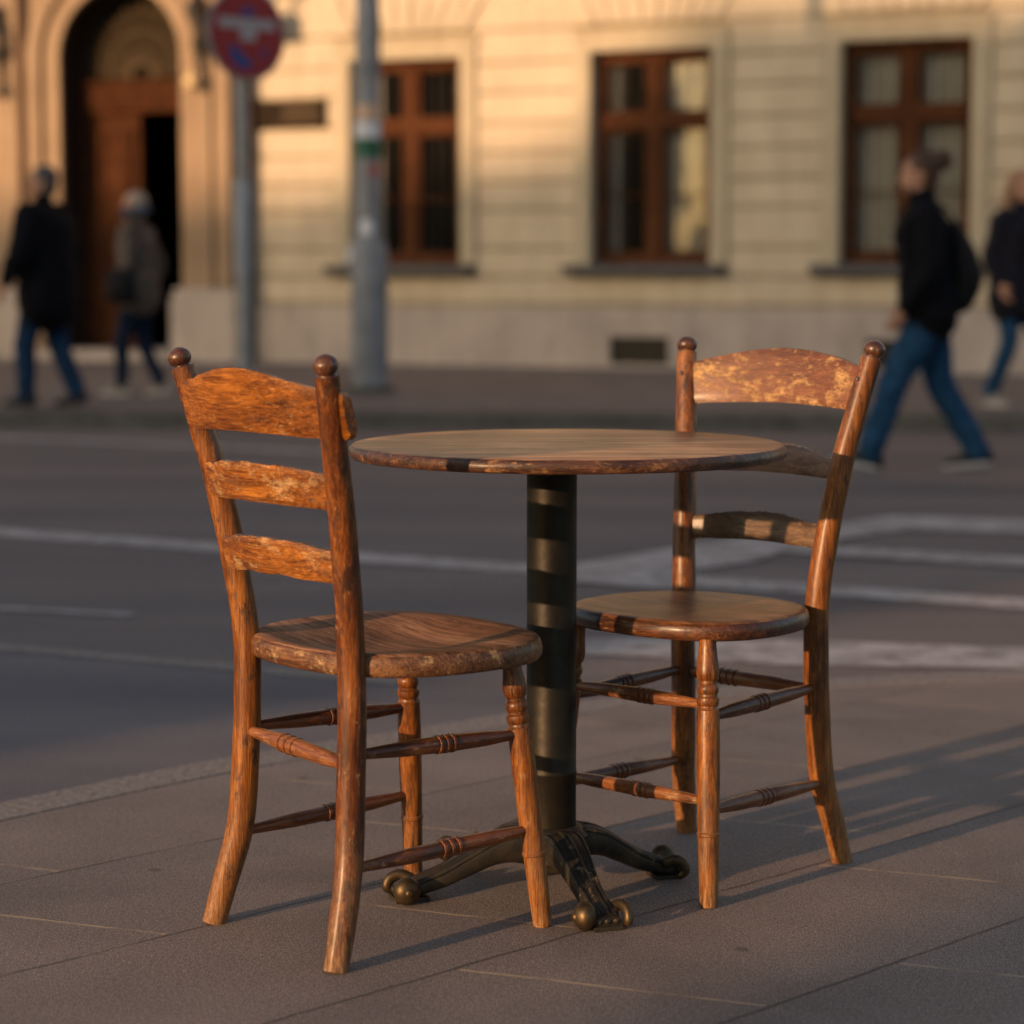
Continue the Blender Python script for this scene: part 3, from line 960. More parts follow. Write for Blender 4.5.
def back_house(l0, l1, h0, h1, dist, depth, label, mat):
    """stands at the sun side; l0..l1 measured across the light, roof height runs from h0 to h1"""
    mid = (l0 + l1) / 2
    c = ND * mid - LD * dist
    e = empty('shade_house', (c.x, c.y, 0), R(-45), label, 'building', 'unseen houses shaped to shade the street')
    hw = (l1 - l0) / 2
    bm = bmesh.new()
    prism(bm, [(-hw, -.1), (hw, -.1), (hw, h1), (-hw, h0)], 0, -depth)
    obj('wall', bm, mat, e)
    bm = bmesh.new()
    n = max(1, int((l1 - l0) / 2.6))
    for k in range(n):
        for z in (1.0, 4.2):
            x = -hw + (k + .5) * (2 * hw / n)
            if z + 1.9 < min(h0, h1):
                obj('window', BM((x - .5, x + .5, .004, .05, z, z + 1.7)), M['room'], e)
    bm.free()
    return e


m_h1 = m_render("ochre_render_back", (.50, .38, .24), (.58, .45, .3))
m_h2 = m_render("grey_render_back", (.36, .33, .30), (.44, .40, .36))
SH = math.tan(R(SUN_EL))
D0 = 20.0


D1 = 58.0


def hz(z, a_wall, dd=None): return z + (a_wall + (D1 if dd is None else dd)) * SH


back_house(-2.12, 24, 11, 11, D0, 8, 'unseen grey house behind the viewpoint, shaped to shade right of the sunlit gap', m_h2)
back_house(-12.8, -4.5, hz(4.35, 15.2, D0), hz(4.35, 15.2, D0), D0, 8, 'unseen tall ochre house behind the viewpoint, shaped to shade left of the sunlit gap', m_h1)
back_house(-15.6, -12.2, hz(4.3, 15.4), hz(4.35, 15.2), D1, 9, 'unseen tall ochre house farther off, its height set to shade the facade', m_h1)
back_house(-17.0, -15.6, hz(2.75, 15.6), hz(4.3, 15.4), D1, 9, 'unseen narrow ochre house, its steep roof shaped to the slanting shadow edge', m_h1)
back_house(-20.6, -17.0, hz(1.95, 15.8), hz(2.75, 15.6), D1, 9, 'unseen middle sized ochre house, its sloping roof shaped to the shadow edge', m_h1)
back_house(-28.5, -20.6, hz(1.15, 16.2), hz(1.95, 15.8), D1, 9, 'unseen lowest grey house at the far left end, shaped to shade the facade', m_h2)

# ------------------------------------------------------------------ street furniture
# tram / lamp mast
mx, my = -1.183 * 1.0, 19.42
mast = empty('lamp_post', (mx, my, FAR_Z), 0, 'thick grey steel lamp post with stickers on the far pavement', 'lamp post')
b = bmesh.new()
lathe(b, (0, 0, 0), (0, 0, 8.0), [(0, .175), (.004, .175), (.005, .158), (.143, .155), (.150, .150), (.158, .118), (.161, .112), (.4, .098), (1, .07)], 28)
obj('shaft', b, M['mast'], mast, smooth=40)
b = bmesh.new()
lathe(b, (0, 0, -.0), (0, 0, .05), [(0, .22), (.8, .21), (1, .18)], 28)
obj('base_collar', b, plain("mossy_concrete", (.07, .07, .05), .9), mast, smooth=40)


def sticker(z0, z1, a0, a1, r, mat, label):
    b = bmesh.new()
    n = 10
    prev = None
    for k in range(n + 1):
        a = R(a0 + (a1 - a0) * k / n)
        c = [b.verts.new((rr2 * math.cos(a), rr2 * math.sin(a), z)) for rr2, z in ((r, z0), (r, z1), (r + .002, z1), (r + .002, z0))]
        if prev:
            for j in range(4):
                b.faces.new((prev[j], c[j], c[(j + 1) % 4], prev[(j + 1) % 4]))
        prev = c
    bmesh.ops.recalc_face_normals(b, faces=b.faces)
    obj('sticker', b, mat, mast, label=label)


def zz(y): return CAM_H + (HOR - y) / F_PX * my - FAR_Z + .0


sticker(zz(160), zz(142), 150, 390, .1145, M['green'], 'dark green band sticker')
sticker(zz(141), zz(124), 200, 330, .1145, M['pale'], 'pale grey sticker')
sticker(zz(123), zz(108), 210, 320, .1145, M['peach'], 'peach coloured sticker')
sticker(zz(178), zz(166), 270, 330, .1145, M['pink'], 'small red sticker')
sticker(zz(235), zz(220), 235, 290, .117, M['pale'], 'round white sticker')
for y0 in (185, 198, 212):
    b = bmesh.new(); lathe(b, (0, 0, zz(y0)), (0, 0, zz(y0) + .03), [(0, .112), (.2, .121), (.8, .121), (1, .112)], 24)
    obj('clamp_band', b, M['galv'], mast)
b = BM((-.19, -.135, -.05, .03, zz(262), zz(250)))
obj('lock_box', b, M['pale'], mast, bevel=.01)
b = bmesh.new(); tube(b, catmull([(0, 0, 7.9, .05, .05), (-.2, -.6, 8.4, .045, .045), (-.6, -1.8, 8.6, .04, .04)]), 12)
obj('arm', b, M['mast'], mast, smooth=40)
b = bmesh.new(); sphere(b, (-.7, -2.1, 8.55), .3, (.6, 1.3, .3))
obj('lamp_head', b, M['mast'], mast, smooth=180)

# round sign on a post
SX, SY = ground_px(245, 414, FAR_Z)
sg = empty('road_sign', (SX, SY, FAR_Z), R(42), 'round red and blue no parking sign on a thin galvanised post', 'road sign')
b = bmesh.new(); lathe(b, (0, 0, 0), (0, 0, 3.35), [(0, .055), (.30, .055), (.302, .042), (1, .042)], 20)
obj('post', b, M['galv'], sg, smooth=40)
zc = CAM_H + (HOR - 39) / F_PX * SY - FAR_Z
b = bmesh.new(); lathe(b, (0, -.075, zc), (0, -.060, zc), [(0, .325), (1, .325)], 48)
obj('sign_plate', b, M['galv'], sg, smooth=40)
b = bmesh.new(); lathe(b, (0, -.0785, zc), (0, -.0755, zc), [(0, .305), (1, .305)], 48)
obj('sign_face', b, M['red'], sg, smooth=40)
b = BM((-.235, .235, -.083, -.0787, zc + .03, zc + .10))
add_box(b, -.06, .07, -.083, -.0787, zc - .05, zc + .0295)
obj('white_bar', b, M['white'], sg)
b = bmesh.new()
prism(b, [(-.16, zc - .10), (-.10, zc - .085), (-.05, zc - .14), (.03, zc - .19), (.04, zc - .235), (-.06, zc - .245), (-.13, zc - .19)], -.083, -.0787)
obj('blue_emblem', b, M['blue'], sg); b = bmesh.new()
prism(b, [(-.05, zc + .12), (.05, zc + .115), (.06, zc + .17), (-.04, zc + .175)], -.083, -.0787)
obj('blue_emblem', b, M['blue'], sg); b = bmesh.new()
prism(b, [(.10, zc - .11), (.17, zc - .10), (.14, zc - .17)], -.083, -.0787)
obj('blue_emblem', b, M['blue'], sg)
for q in (-.17, .13): obj('bracket', BM((-.05, .05, -.06, .05, zc + q, zc + q + .04)), M['galv'], sg)
b = bmesh.new(); lathe(b, (0, 0, .98), (0, 0, 1.62), [(0, .056), (.02, .060), (.98, .060), (1, .056)], 20)
obj('post_sleeve', b, plain("pale_sleeve", (.36, .38, .42), .6), sg, smooth=40)

dp = bpt(-3.13, -.10, 0)
dpe = empty('downpipe', (dp.x, dp.y, FAR_Z), AL, 'dark brown vertical downpipe between the portal and the cream wall', 'downpipe')
b = bmesh.new(); lathe(b, (0, 0, 0), (0, 0, 8.9), [(0, .055), (1, .055)], 20)
obj('pipe', b, plain("brown_pipe_paint", (.09, .06, .045), .7), dpe, smooth=40)
for z in (.4, 2.3, 4.2):
    b = bmesh.new(); lathe(b, (0, 0, z), (0, 0, z + .05), [(0, .064), (1, .064)], 20); obj('pipe_clip', b, M['ironwork'], dpe, smooth=40)

# small camera box on a wall bracket behind the sign
cb = empty('wall_camera', bpt(-2.78, 0, 3.78), AL, 'small grey camera box on a bracket above the plaque', 'camera')
b = BM((-.10, .10, -.46, -.20, -.12, .16)); obj('housing', b, M['galv'], cb, bevel=.02)
b = bmesh.new(); tube(b, catmull([(0, -.3, .15, .03, .03), (.12, -.25, .30, .03, .03), (.32, .0, .42, .035, .035)]), 10); obj('bracket', b, M['mast'], cb, smooth=60)


# ------------------------------------------------------------------ chairs
FX = dict(wf=.172, yf=-.211, ws=.147, ys=-.165, wt=.206, yt=-.247, zt=.924, wff=.176, yff=.188, wft=.141, yft=.150)
SEAT_Z = 0.440      # underside
POST = [(0.0, .174, -.217, .0185, .020), (.06, .1680, -.2015, .0205, .0215), (.16, .1545, -.178, .0220, .0225), (.27, .1490, -.1690, .0225, .0225),
        (.38, .1475, -.166, .0225, .0225), (.47, .1475, -.166, .0220, .0220), (.58, .1560, -.178, .0210, .0215), (.70, .1700, -.197, .0200, .0210),
        (.82, .1885, -.2235, .0190, .020), (.905, .2030, -.2440, .0180, .019)]


def post_at(z, s):
    for a, b in zip(POST[:-1], POST[1:]):
        if a[0] <= z <= b[0]:
            t = (z - a[0]) / (b[0] - a[0])
            return Vector((s * (a[1] + (b[1] - a[1]) * t), a[2] + (b[2] - a[2]) * t, z))


def front_at(z, s):
    t = z / SEAT_Z
    return Vector((s * (FX['wff'] + (FX['wft'] - FX['wff']) * t), FX['yff'] + (FX['yft'] - FX['yff']) * t, z))


def make_post(s, mat, parent):
    b = bmesh.new()
    pts = catmull([(s * p[1], p[2], p[0], p[3], p[4]) for p in POST], 7)
    tube(b, pts, 22)
    for v in b.verts:                       # hand-shaved unevenness
        k = mn.noise(Vector((v.co.x * 9 + s, v.co.y * 9, v.co.z * 14))) * .0012
        v.co.x += k; v.co.y += k * .7
    o = obj('rear_leg', b, mat, parent, smooth=50)
    f = bmesh.new()
    top = Vector((s * .203, -.244, .902)); ax = (post_at(.905, s) - post_at(.86, s)).normalized()
    prof = [(0, .0165), (.03, .0175), (.07, .0172), (.11, .0142), (.18, .0138), (.24, .0165), (.36, .0192), (.5, .0202), (.64, .0197), (.78, .0170), (.9, .0115), (.97, .0055), (1, .001)]
    lathe(f, top, top + ax * .035, [(q, rr4 * .95) for q, rr4 in prof], 24)
    obj('finial', f, M['finial'], o, smooth=60)
    return o


def make_front(s, mat, parent):
    b = bmesh.new()
    prof = [(0, .0140), (.01, .0155), (.24, .0180), (.262, .0182), (.266, .0196), (.276, .0198), (.281, .0182), (.45, .0196), (.62, .0200), (.70, .0196),
            (.735, .0190), (.742, .0165), (.750, .0162), (.757, .0185), (.770, .0192), (.781, .0185), (.786, .0160), (.795, .0158), (.802, .0178), (.815, .0184), (.828, .0174), (.834, .0150),
            (.845, .0150), (.853, .0180), (.875, .0196), (.90, .0186), (.94, .0160), (.985, .0145), (1.0, .0150)]
    lathe(b, front_at(0, s), front_at(SEAT_Z + .004, s), prof, 24)
    return obj('front_leg', b, mat, parent, smooth=35)


def stretcher(a, b_, mat, parent, r=.0118, rings=(.5, .58), name='stretcher'):
    b = bmesh.new()
    prof = [(0, r * .62), (.10, r * .74), (.30, r * 1.04)]
    m0, m1 = rings
    for c in (m0, (m0 + m1) / 2, m1):
        prof += [(c - .018, r * 1.12), (c - .013, r * 1.02), (c - .010, r * 1.28), (c + .004, r * 1.28), (c + .008, r * 1.02), (c + .012, r * 1.14)]
    prof += [(.78, r * 1.02), (.92, r * .74), (1, r * .62)]
    lathe(b, a, b_, prof, 18)
    return obj(name, b, mat, parent, smooth=35)


def make_rail(zb, zt, arch, mat, parent, bow=.030, thick=.0085, rag=0.0, seed=0, ext=(0, 0), name='backrest_slat', bottom_arch=0.0, skew=0.0, shoulder=False):
    """curved slat between the posts; bows backwards; top edge arched, lower edge slightly arched"""
    zm = (zb + zt) / 2
    pl, pr = post_at(zm, -1), post_at(zm, 1)
    lean = (post_at(min(.9, zt), 1).y - post_at(zb, 1).y) / max(.001, (min(.9, zt) - zb))
    x0, x1 = pl.x + .006 - ext[0], pr.x - .006 + ext[1]
    nx, nz = 44, 8
    b = bmesh.new()
    F, K = [], []
    for i in range(nx + 1):
        t = i / nx
        x = x0 + (x1 - x0) * t
        u = x / pr.x
        y = pl.y - bow * (1 - min(1, u * u)) + skew * (2 * t - 1)
        a = max(0, math.cos(u * math.pi / 2)) if abs(u) < 1 else 0
        if shoulder:
            a = (0.5 + 0.5 * math.cos(max(-1, min(1, u * 1.06)) * math.pi)) ** .80
        ztop = zt + arch * a + rag * mn.noise(Vector((x * 34, seed * 3.1, 0))) * .0035 + rag * mn.noise(Vector((x * 160, seed * 2.1, 4))) * .004 + rag * mn.noise(Vector((x * 330, seed, 8))) * .002
        zbot = zb + bottom_arch * a + rag * mn.noise(Vector((x * 22, seed, 9))) * .003
        if ext[1] and t > .93: 
            q = (t - .93) / .07; sh = (zt - zb) * .12 * (1 - math.sqrt(max(0, 1 - q * q)))
            ztop -= sh; zbot += sh
        rowF, rowK = [], []
        for j in range(nz + 1):
            z = zbot + (ztop - zbot) * j / nz
            yy = y + (z - zm) * lean
            edge_in = .0028 if j in (0, nz) else 0
            rowF.append(b.verts.new((x, yy + thick - edge_in, z)))
            rowK.append(b.verts.new((x, yy - thick + edge_in, z)))
        F.append(rowF); K.append(rowK)
    for i in range(nx):
        for j in range(nz):
            b.faces.new((F[i][j], F[i][j + 1], F[i + 1][j + 1], F[i + 1][j]))
            b.faces.new((K[i][j], K[i + 1][j], K[i + 1][j + 1], K[i][j + 1]))
        b.faces.new((F[i][0], F[i + 1][0], K[i + 1][0], K[i][0]))
        ft = b.faces.new((F[i][nz], K[i][nz], K[i + 1][nz], F[i + 1][nz])); ft.material_index = 1
    for i in (0, nx):
        for j in range(nz):
            fs = (F[i][j], K[i][j], K[i][j + 1], F[i][j + 1])
            b.faces.new(fs if i == 0 else tuple(reversed(fs)))
    bmesh.ops.recalc_face_normals(b, faces=b.faces)
    return obj(name, b, [mat, M['rail_rim']], parent, smooth=50)


def make_seat(mat, edge_mat, parent, a=.222, bfront=.202, brear=.196, yc=.010, n_exp=2.5, thick=.036, seed=0, rag=1.0, saddle=.009, name='seat'):
    b = bmesh.new()
    n = 96
    ztop = SEAT_Z + thick

    def outline(k, inset):
        t = 2 * math.pi * k / n
        c, s = math.cos(t), math.sin(t)
        x = math.copysign(abs(c) ** (2 / n_exp), c) * (a - inset)
        bb = bfront if s > 0 else brear
        y = math.copysign(abs(s) ** (2 / n_exp), s) * (bb - inset)
        x *= 1 + .05 * (y / bb if s > 0 else y / bb * 1.3)      # wider at the front
        w = rag * .0014 * mn.noise(Vector((math.cos(t) * 6, math.sin(t) * 6, seed)))
        return x * (1 + w * 3), yc + y * (1 + w * 3)
    levels = [(.012, 0), (.004, .002), (0, .008), (-.001, thick * .5), (0, thick - .010), (.004, thick - .003), (.011, thick)]
    rings = []
    for ins, z in levels:
        rr = []
        for k in range(n):
            x, y = outline(k, ins)
            w = rag * .0016 * mn.noise(Vector((x * 40, y * 40, z * 60 + seed)))
            rr.append(b.verts.new((x + w, y + w, SEAT_Z + z)))
        rings.append(rr)
    for li, (p, q) in enumerate(zip(rings[:-1], rings[1:])):
        for k in range(n):
            f = b.faces.new((p[k], p[(k + 1) % n], q[(k + 1) % n], q[k]))
            f.material_index = 1 if li < 5 else 0
    prev = rings[-1]
    for q in range(1, 9):
        f_ = 1 - q / 9
        cur = []
        for k in range(n):
            x, y = outline(k, .011)
            x *= f_; y = yc + (y - yc) * f_
            d = 1 - f_
            z = ztop - saddle * min(1, d * 1.6) * (1 + .4 * math.cos(x * 14)) + .0012 * mn.noise(Vector((x * 12, y * 12, seed)))
            cur.append(b.verts.new((x, y, z)))
        for k in range(n):
            b.faces.new((prev[k], prev[(k + 1) % n], cur[(k + 1) % n], cur[k]))
        prev = cur
    b.faces.new(prev)
    f = b.faces.new(list(reversed(rings[0]))); f.material_index = 1
    return obj(name, b, [mat, edge_mat], parent, smooth=50)


def make_chair(loc, ang, label, A):
    c = empty('wooden_chair', loc, R(ang), label, 'chair', 'ladder back chairs at the cafe table')
    # posts: s=-1 is the sitter's left
    make_post(-1, M['post'], c)
    pr = make_post(1, M['post_dark'] if A else M['post'], c)
    if not A:
        pr["label"] = 'smooth rear leg farther from the viewer'
    for s in (-1, 1): make_front(s, M['post'], c)
    if A:
        make_seat(M['seat'], M['seat_edge'], c, a=.234, bfront=.216, brear=.201, yc=.012, n_exp=2.6, thick=.037, seed=1, saddle=.016)
        make_rail(.808, .884, .026, M['rail_top'], c, bow=.026, rag=.30, seed=1, ext=(.004, .036), skew=.012, shoulder=True, bottom_arch=.004, name='backrest_slat')
        make_rail(.698, .752, .012, M['rail'], c, bow=.026, rag=.75, seed=2, bottom_arch=.004, ext=(.004, 0), skew=.010).__setitem__("label", "middle slat with ragged peeling upper edge")
        make_rail(.583, .634, .012, M['rail'], c, bow=.024, rag=.75, seed=3, bottom_arch=.006, ext=(.004, 0), skew=.010).__setitem__("label", "lowest slat with peeling patches")
    else:
        make_seat(M['seat_b'], M['seat_b_edge'], c, a=.206, bfront=.190, brear=.178, yc=.004, thick=.033, seed=4, rag=.8, saddle=.005)
        make_rail(.811, .886, .031, M['rail_peel'], c, bow=.030, rag=.15, seed=5, bottom_arch=.008).__setitem__("label", "top slat with large patches of flaked varnish")
        make_rail(.690, .722, .024, M['rail_worn'], c, bow=.026, rag=.7, seed=6, bottom_arch=.004)
        make_rail(.564, .604, .018, M['rail_grey'], c, bow=.026, rag=.6, seed=7, bottom_arch=.006).__setitem__("label", "lowest slat, greyed and dark")
        for s in (-1, 1):
            p = post_at(.868, s)
            b = bmesh.new(); lathe(b, (p.x * .985, p.y + .016, p.z), (p.x * .985, p.y + .0235, p.z), [(0, .0042), (.6, .0042), (1, .002)], 12)
            obj('screw', b, M['screw'], c)
    # side stretchers
    for s in (-1, 1):
        for zr, zf in ((.322, .315), (.148, .160)):
            stretcher(post_at(zr, s), front_at(zf, s), M['stretcher_y'], c)
    stretcher(post_at(.318, -1), post_at(.305, 1) if A else post_at(.318, 1), M['stretcher_x'], c, r=.0125, rings=(.38, .50) if A else (.6, .7))
    if not A:
        for z in (.335, .175):
            stretcher(front_at(z, -1), front_at(z, 1), M['stretcher_x'], c, r=.011, rings=(.40, .48))
    return c


chA = make_chair((-0.207, 3.711, 0), -51.17, 'orange brown ladder back chair left of the table, seen from behind', True)
chB = make_chair((0.320, 4.060, 0), 138.78, 'ladder back chair right of the table, its top slat covered in flaked varnish', False)

# ------------------------------------------------------------------ table
TX, TY = 0.0675, 3.93
tb = empty('cafe_table', (TX, TY, 0), 0, 'round wooden cafe table on a dark metal column with a cast iron foot', 'table')
b = bmesh.new()
n = 128
RT, TZ, TH = .368, .768, .024
ox = .026
lv = [(.020, 0), (.004, .001), (0, .005), (-.0015, TH * .5), (0, TH - .006), (.004, TH - .0015), (.010, TH)]
rings = []
for ins, z in lv:
    rr = []
    for k in range(n):
        a = 2 * math.pi * k / n
        w = .0016 * mn.noise(Vector((math.cos(a) * 9, math.sin(a) * 9, z * 50)))
        rr.append(b.verts.new((ox + (RT - ins + w) * math.cos(a), (RT - ins + w) * math.sin(a), TZ - TH + z)))
    rings.append(rr)
for li, (p, q) in enumerate(zip(rings[:-1], rings[1:])):
    for k in range(n):
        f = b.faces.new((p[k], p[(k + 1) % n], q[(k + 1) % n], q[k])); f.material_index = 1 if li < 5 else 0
b.faces.new(rings[-1])
f = b.faces.new(list(reversed(rings[0]))); f.material_index = 1
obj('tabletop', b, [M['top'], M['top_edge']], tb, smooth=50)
b = bmesh.new()
lathe(b, (0, 0, .100), (0, 0, TZ - TH + .001), [(0, .0425), (.155, .0425), (.158, .0435), (.165, .0435), (.168, .0425), (.985, .0425), (.99, .075), (1, .075)], 36)
obj('column', b, M['column'], tb, smooth=35)
b = bmesh.new()
lathe(b, (0, 0, .030), (0, 0, .112), [(0, .030), (.10, .046), (.5, .060), (.72, .066), (.82, .066), (.88, .060), (1, .048)], 36)
obj('hub', b, M['iron'], tb, smooth=35)


def table_leg(ang, length, ballside, lab=None):
    b = bmesh.new()
    s = length / .285
    pts = [(.030, .074, .036, .032), (.070 * s, .080, .033, .028), (.110 * s, .073, .029, .023), (.155 * s, .053, .024, .019), (.195 * s, .035, .020, .0165), (.235 * s, .023, .020, .0140), (.262 * s, .017, .024, .012), (.280 * s, .014, .022, .009)]
    sm = catmull([(p[0], 0, p[1], p[2], p[3]) for p in pts], 6)
    tube(b, sm, 20, up=(0, 0, 1), exps=3.2)
    # raised ridge down the back, moulded borders
    tube(b, [(p[0], 0, p[2] + p[4] * .94, .0075, .005) for p in sm[2:-3]], 10, up=(0, 0, 1))
    for side in (-1, 1):
        tube(b, [(p[0], side * p[3] * .80, p[2] + p[4] * .78, .0050, .0050) for p in sm[:-5]], 8, up=(0, 0, 1))
    for side in (-1, 0, 1):
        tube(b, catmull([(.228 * s, side * .009, .033, .007, .006), (.255 * s, side * .013, .026, .0085, .008), (.276 * s, side * .015, .016, .008, .007)]), 8, up=(0, 0, 1), roundend=True)
    add_box(b, .225 * s, .284 * s, -.024, .024, .001, .008)
    M_ = Matrix.Rotation(R(ang), 4, 'Z')
    bmesh.ops.transform(b, matrix=M_, verts=b.verts)
    leg = obj('foot_leg', b, M['iron'], tb, smooth=50, label=lab)
    c = bmesh.new()
    bs = ballside
    sphere(c, (.268 * s, bs * .036, .0245), .0235, (1, .80, 1), 24)
    lathe(c, (.268 * s, bs * .052, .0245), (.268 * s, bs * .0575, .0245), [(0, .008), (.7, .007), (1, .003)], 12)
    bmesh.ops.transform(c, matrix=M_, verts=c.verts)
    obj('ball_castor', c, M['ball'], leg, smooth=60)
    c = bmesh.new()
    tube(c, catmull([(.246 * s, -bs * .024, .030, .010, .008), (.262 * s, -bs * .030, .036, .010, .008), (.278 * s, -bs * .033, .030, .010, .008), (.284 * s, -bs * .033, .016, .009, .008), (.274 * s, -bs * .032, .008, .007, .006)]), 10, roundend=True)
    bmesh.ops.transform(c, matrix=M_, verts=c.verts)
    obj('scroll_toe', c, M['ball'], leg, smooth=60)


for ang, ln, bsd in ((198, .284, 1), (-72, .288, -1), (20, .238, 1), (128, .27, 1)):
    table_leg(ang, ln, bsd)


# ------------------------------------------------------------------ people
def remeshed(name, bm, mat, parent, vox=.012, label=None, fold=0.0, fs=6.0, smooth_it=2):
    o = obj(name, bm, mat, None)
    md = o.modifiers.new("r", 'REMESH'); md.mode = 'VOXEL'; md.voxel_size = vox
    sm = o.modifiers.new("s", 'SMOOTH'); sm.factor = .5; sm.iterations = smooth_it
    dg = bpy.context.evaluated_depsgraph_get()
    me = bpy.data.meshes.new_from_object(o.evaluated_get(dg))
    o.modifiers.clear()
    old = o.data
    o.data = me
    bpy.data.meshes.remove(old)
    me.name = name
    if fold:
        for v in me.vertices:
            c = v.co
            k = mn.noise(Vector((c.x * fs, c.y * fs, c.z * fs * 1.8)))
            v.co = c + v.normal * (fold * k)
    for p in me.polygons: p.use_smooth = True
    if not me.materials: me.materials.append(mat)
    if parent: o.parent = parent
    if label: o["label"] = label
    return o


def limb(bm, pts, n=14, sub=4, up=(0, 1, 0)):
    tube(bm, catmull(pts, sub), n, up=up, roundend=True)


def hand(bm, wrist, direction, palm_n, k=1.0, side=1):
    d = Vector(direction).normalized(); nrm_ = Vector(palm_n); nrm_ = (nrm_ - d * nrm_.dot(d)).normalized()
    s = d.cross(nrm_).normalized() * side
    w = Vector(wrist)
    def P(a, b_, c): return w + d * (a * k) + s * (b_ * k) + nrm_ * (c * k)
    def T(lst):
        tube(bm, [tuple(P(*q[:3])) + (q[3] * k, q[4] * k) for q in lst], 10, up=tuple(nrm_), roundend=True)
    T([(-.02, 0, 0, .026, .020), (.02, 0, 0, .034, .017), (.06, 0, .002, .040, .015), (.088, 0, .005, .038, .013)])
    for i, (off, ln) in enumerate(((-.030, .068), (-.010, .078), (.011, .072), (.030, .056))):
        T([(.08, off, .005, .0085, .0085), (.08 + ln * .45, off * 1.08, .012, .0082, .0082), (.08 + ln * .78, off * 1.08, .026, .0075, .0075), (.08 + ln * .93, off * 1.05, .042, .0065, .0065)])
    T([(.012, -.028, .004, .012, .011), (.042, -.052, .014, .0105, .010), (.072, -.060, .026, .009, .009)])


def shoe(name, ankle, toe_dir, mat, sole, parent, k=1.0, pitch=0.0):
    """ankle = point of the ankle on the foot's axis; toe_dir horizontal; pitch > 0 lifts the toe"""
    f = Vector((toe_dir[0], toe_dir[1], 0)).normalized()
    Rm = Matrix((( -f.y, f.x, 0), (f.x, f.y, 0), (0, 0, 1))).transposed()   # columns: side, forward, up
    Rm = Matrix(((f.y, f.x, 0), (-f.x, f.y, 0), (0, 0, 1)))
    Rp = Rm @ Matrix.Rotation(pitch, 3, 'X')
    A = Vector(ankle)
    def tr(b):
        for v in b.verts: v.co = A + Rp @ (v.co * k)
    b = bmesh.new()
    secs = [(-.065, .030, .030, -.045), (-.045, .037, .050, -.030), (0, .039, .058, -.022), (.05, .040, .042, -.038), (.10, .045, .030, -.052), (.15, .044, .024, -.058), (.185, .030, .017, -.063)]
    tube(b, catmull([(0, y, z, rx, rz) for y, rx, rz, z in secs], 4), 16, up=(0, 0, 1), roundend=True)
    for v in b.verts:
        if v.co.z < -.068: v.co.z = -.068
    tr(b)
    o = obj(name, b, mat, parent, smooth=60)
    b = bmesh.new()
    out = []
    for i in range(28):
        a = 2 * math.pi * i / 28
        y = .065 + .140 * math.sin(a)
        w = .040 + .007 * math.sin(a)
        out.append((w * math.cos(a) * (1 if abs(math.sin(a)) < .9 else .9), y))
    rings_to_mesh(b, [[Vector((x, y, z)) for x, y in out] for z in (-.092, -.066)])
    tr(b)
    obj('sole', b, sole, o, smooth=50)
    return o


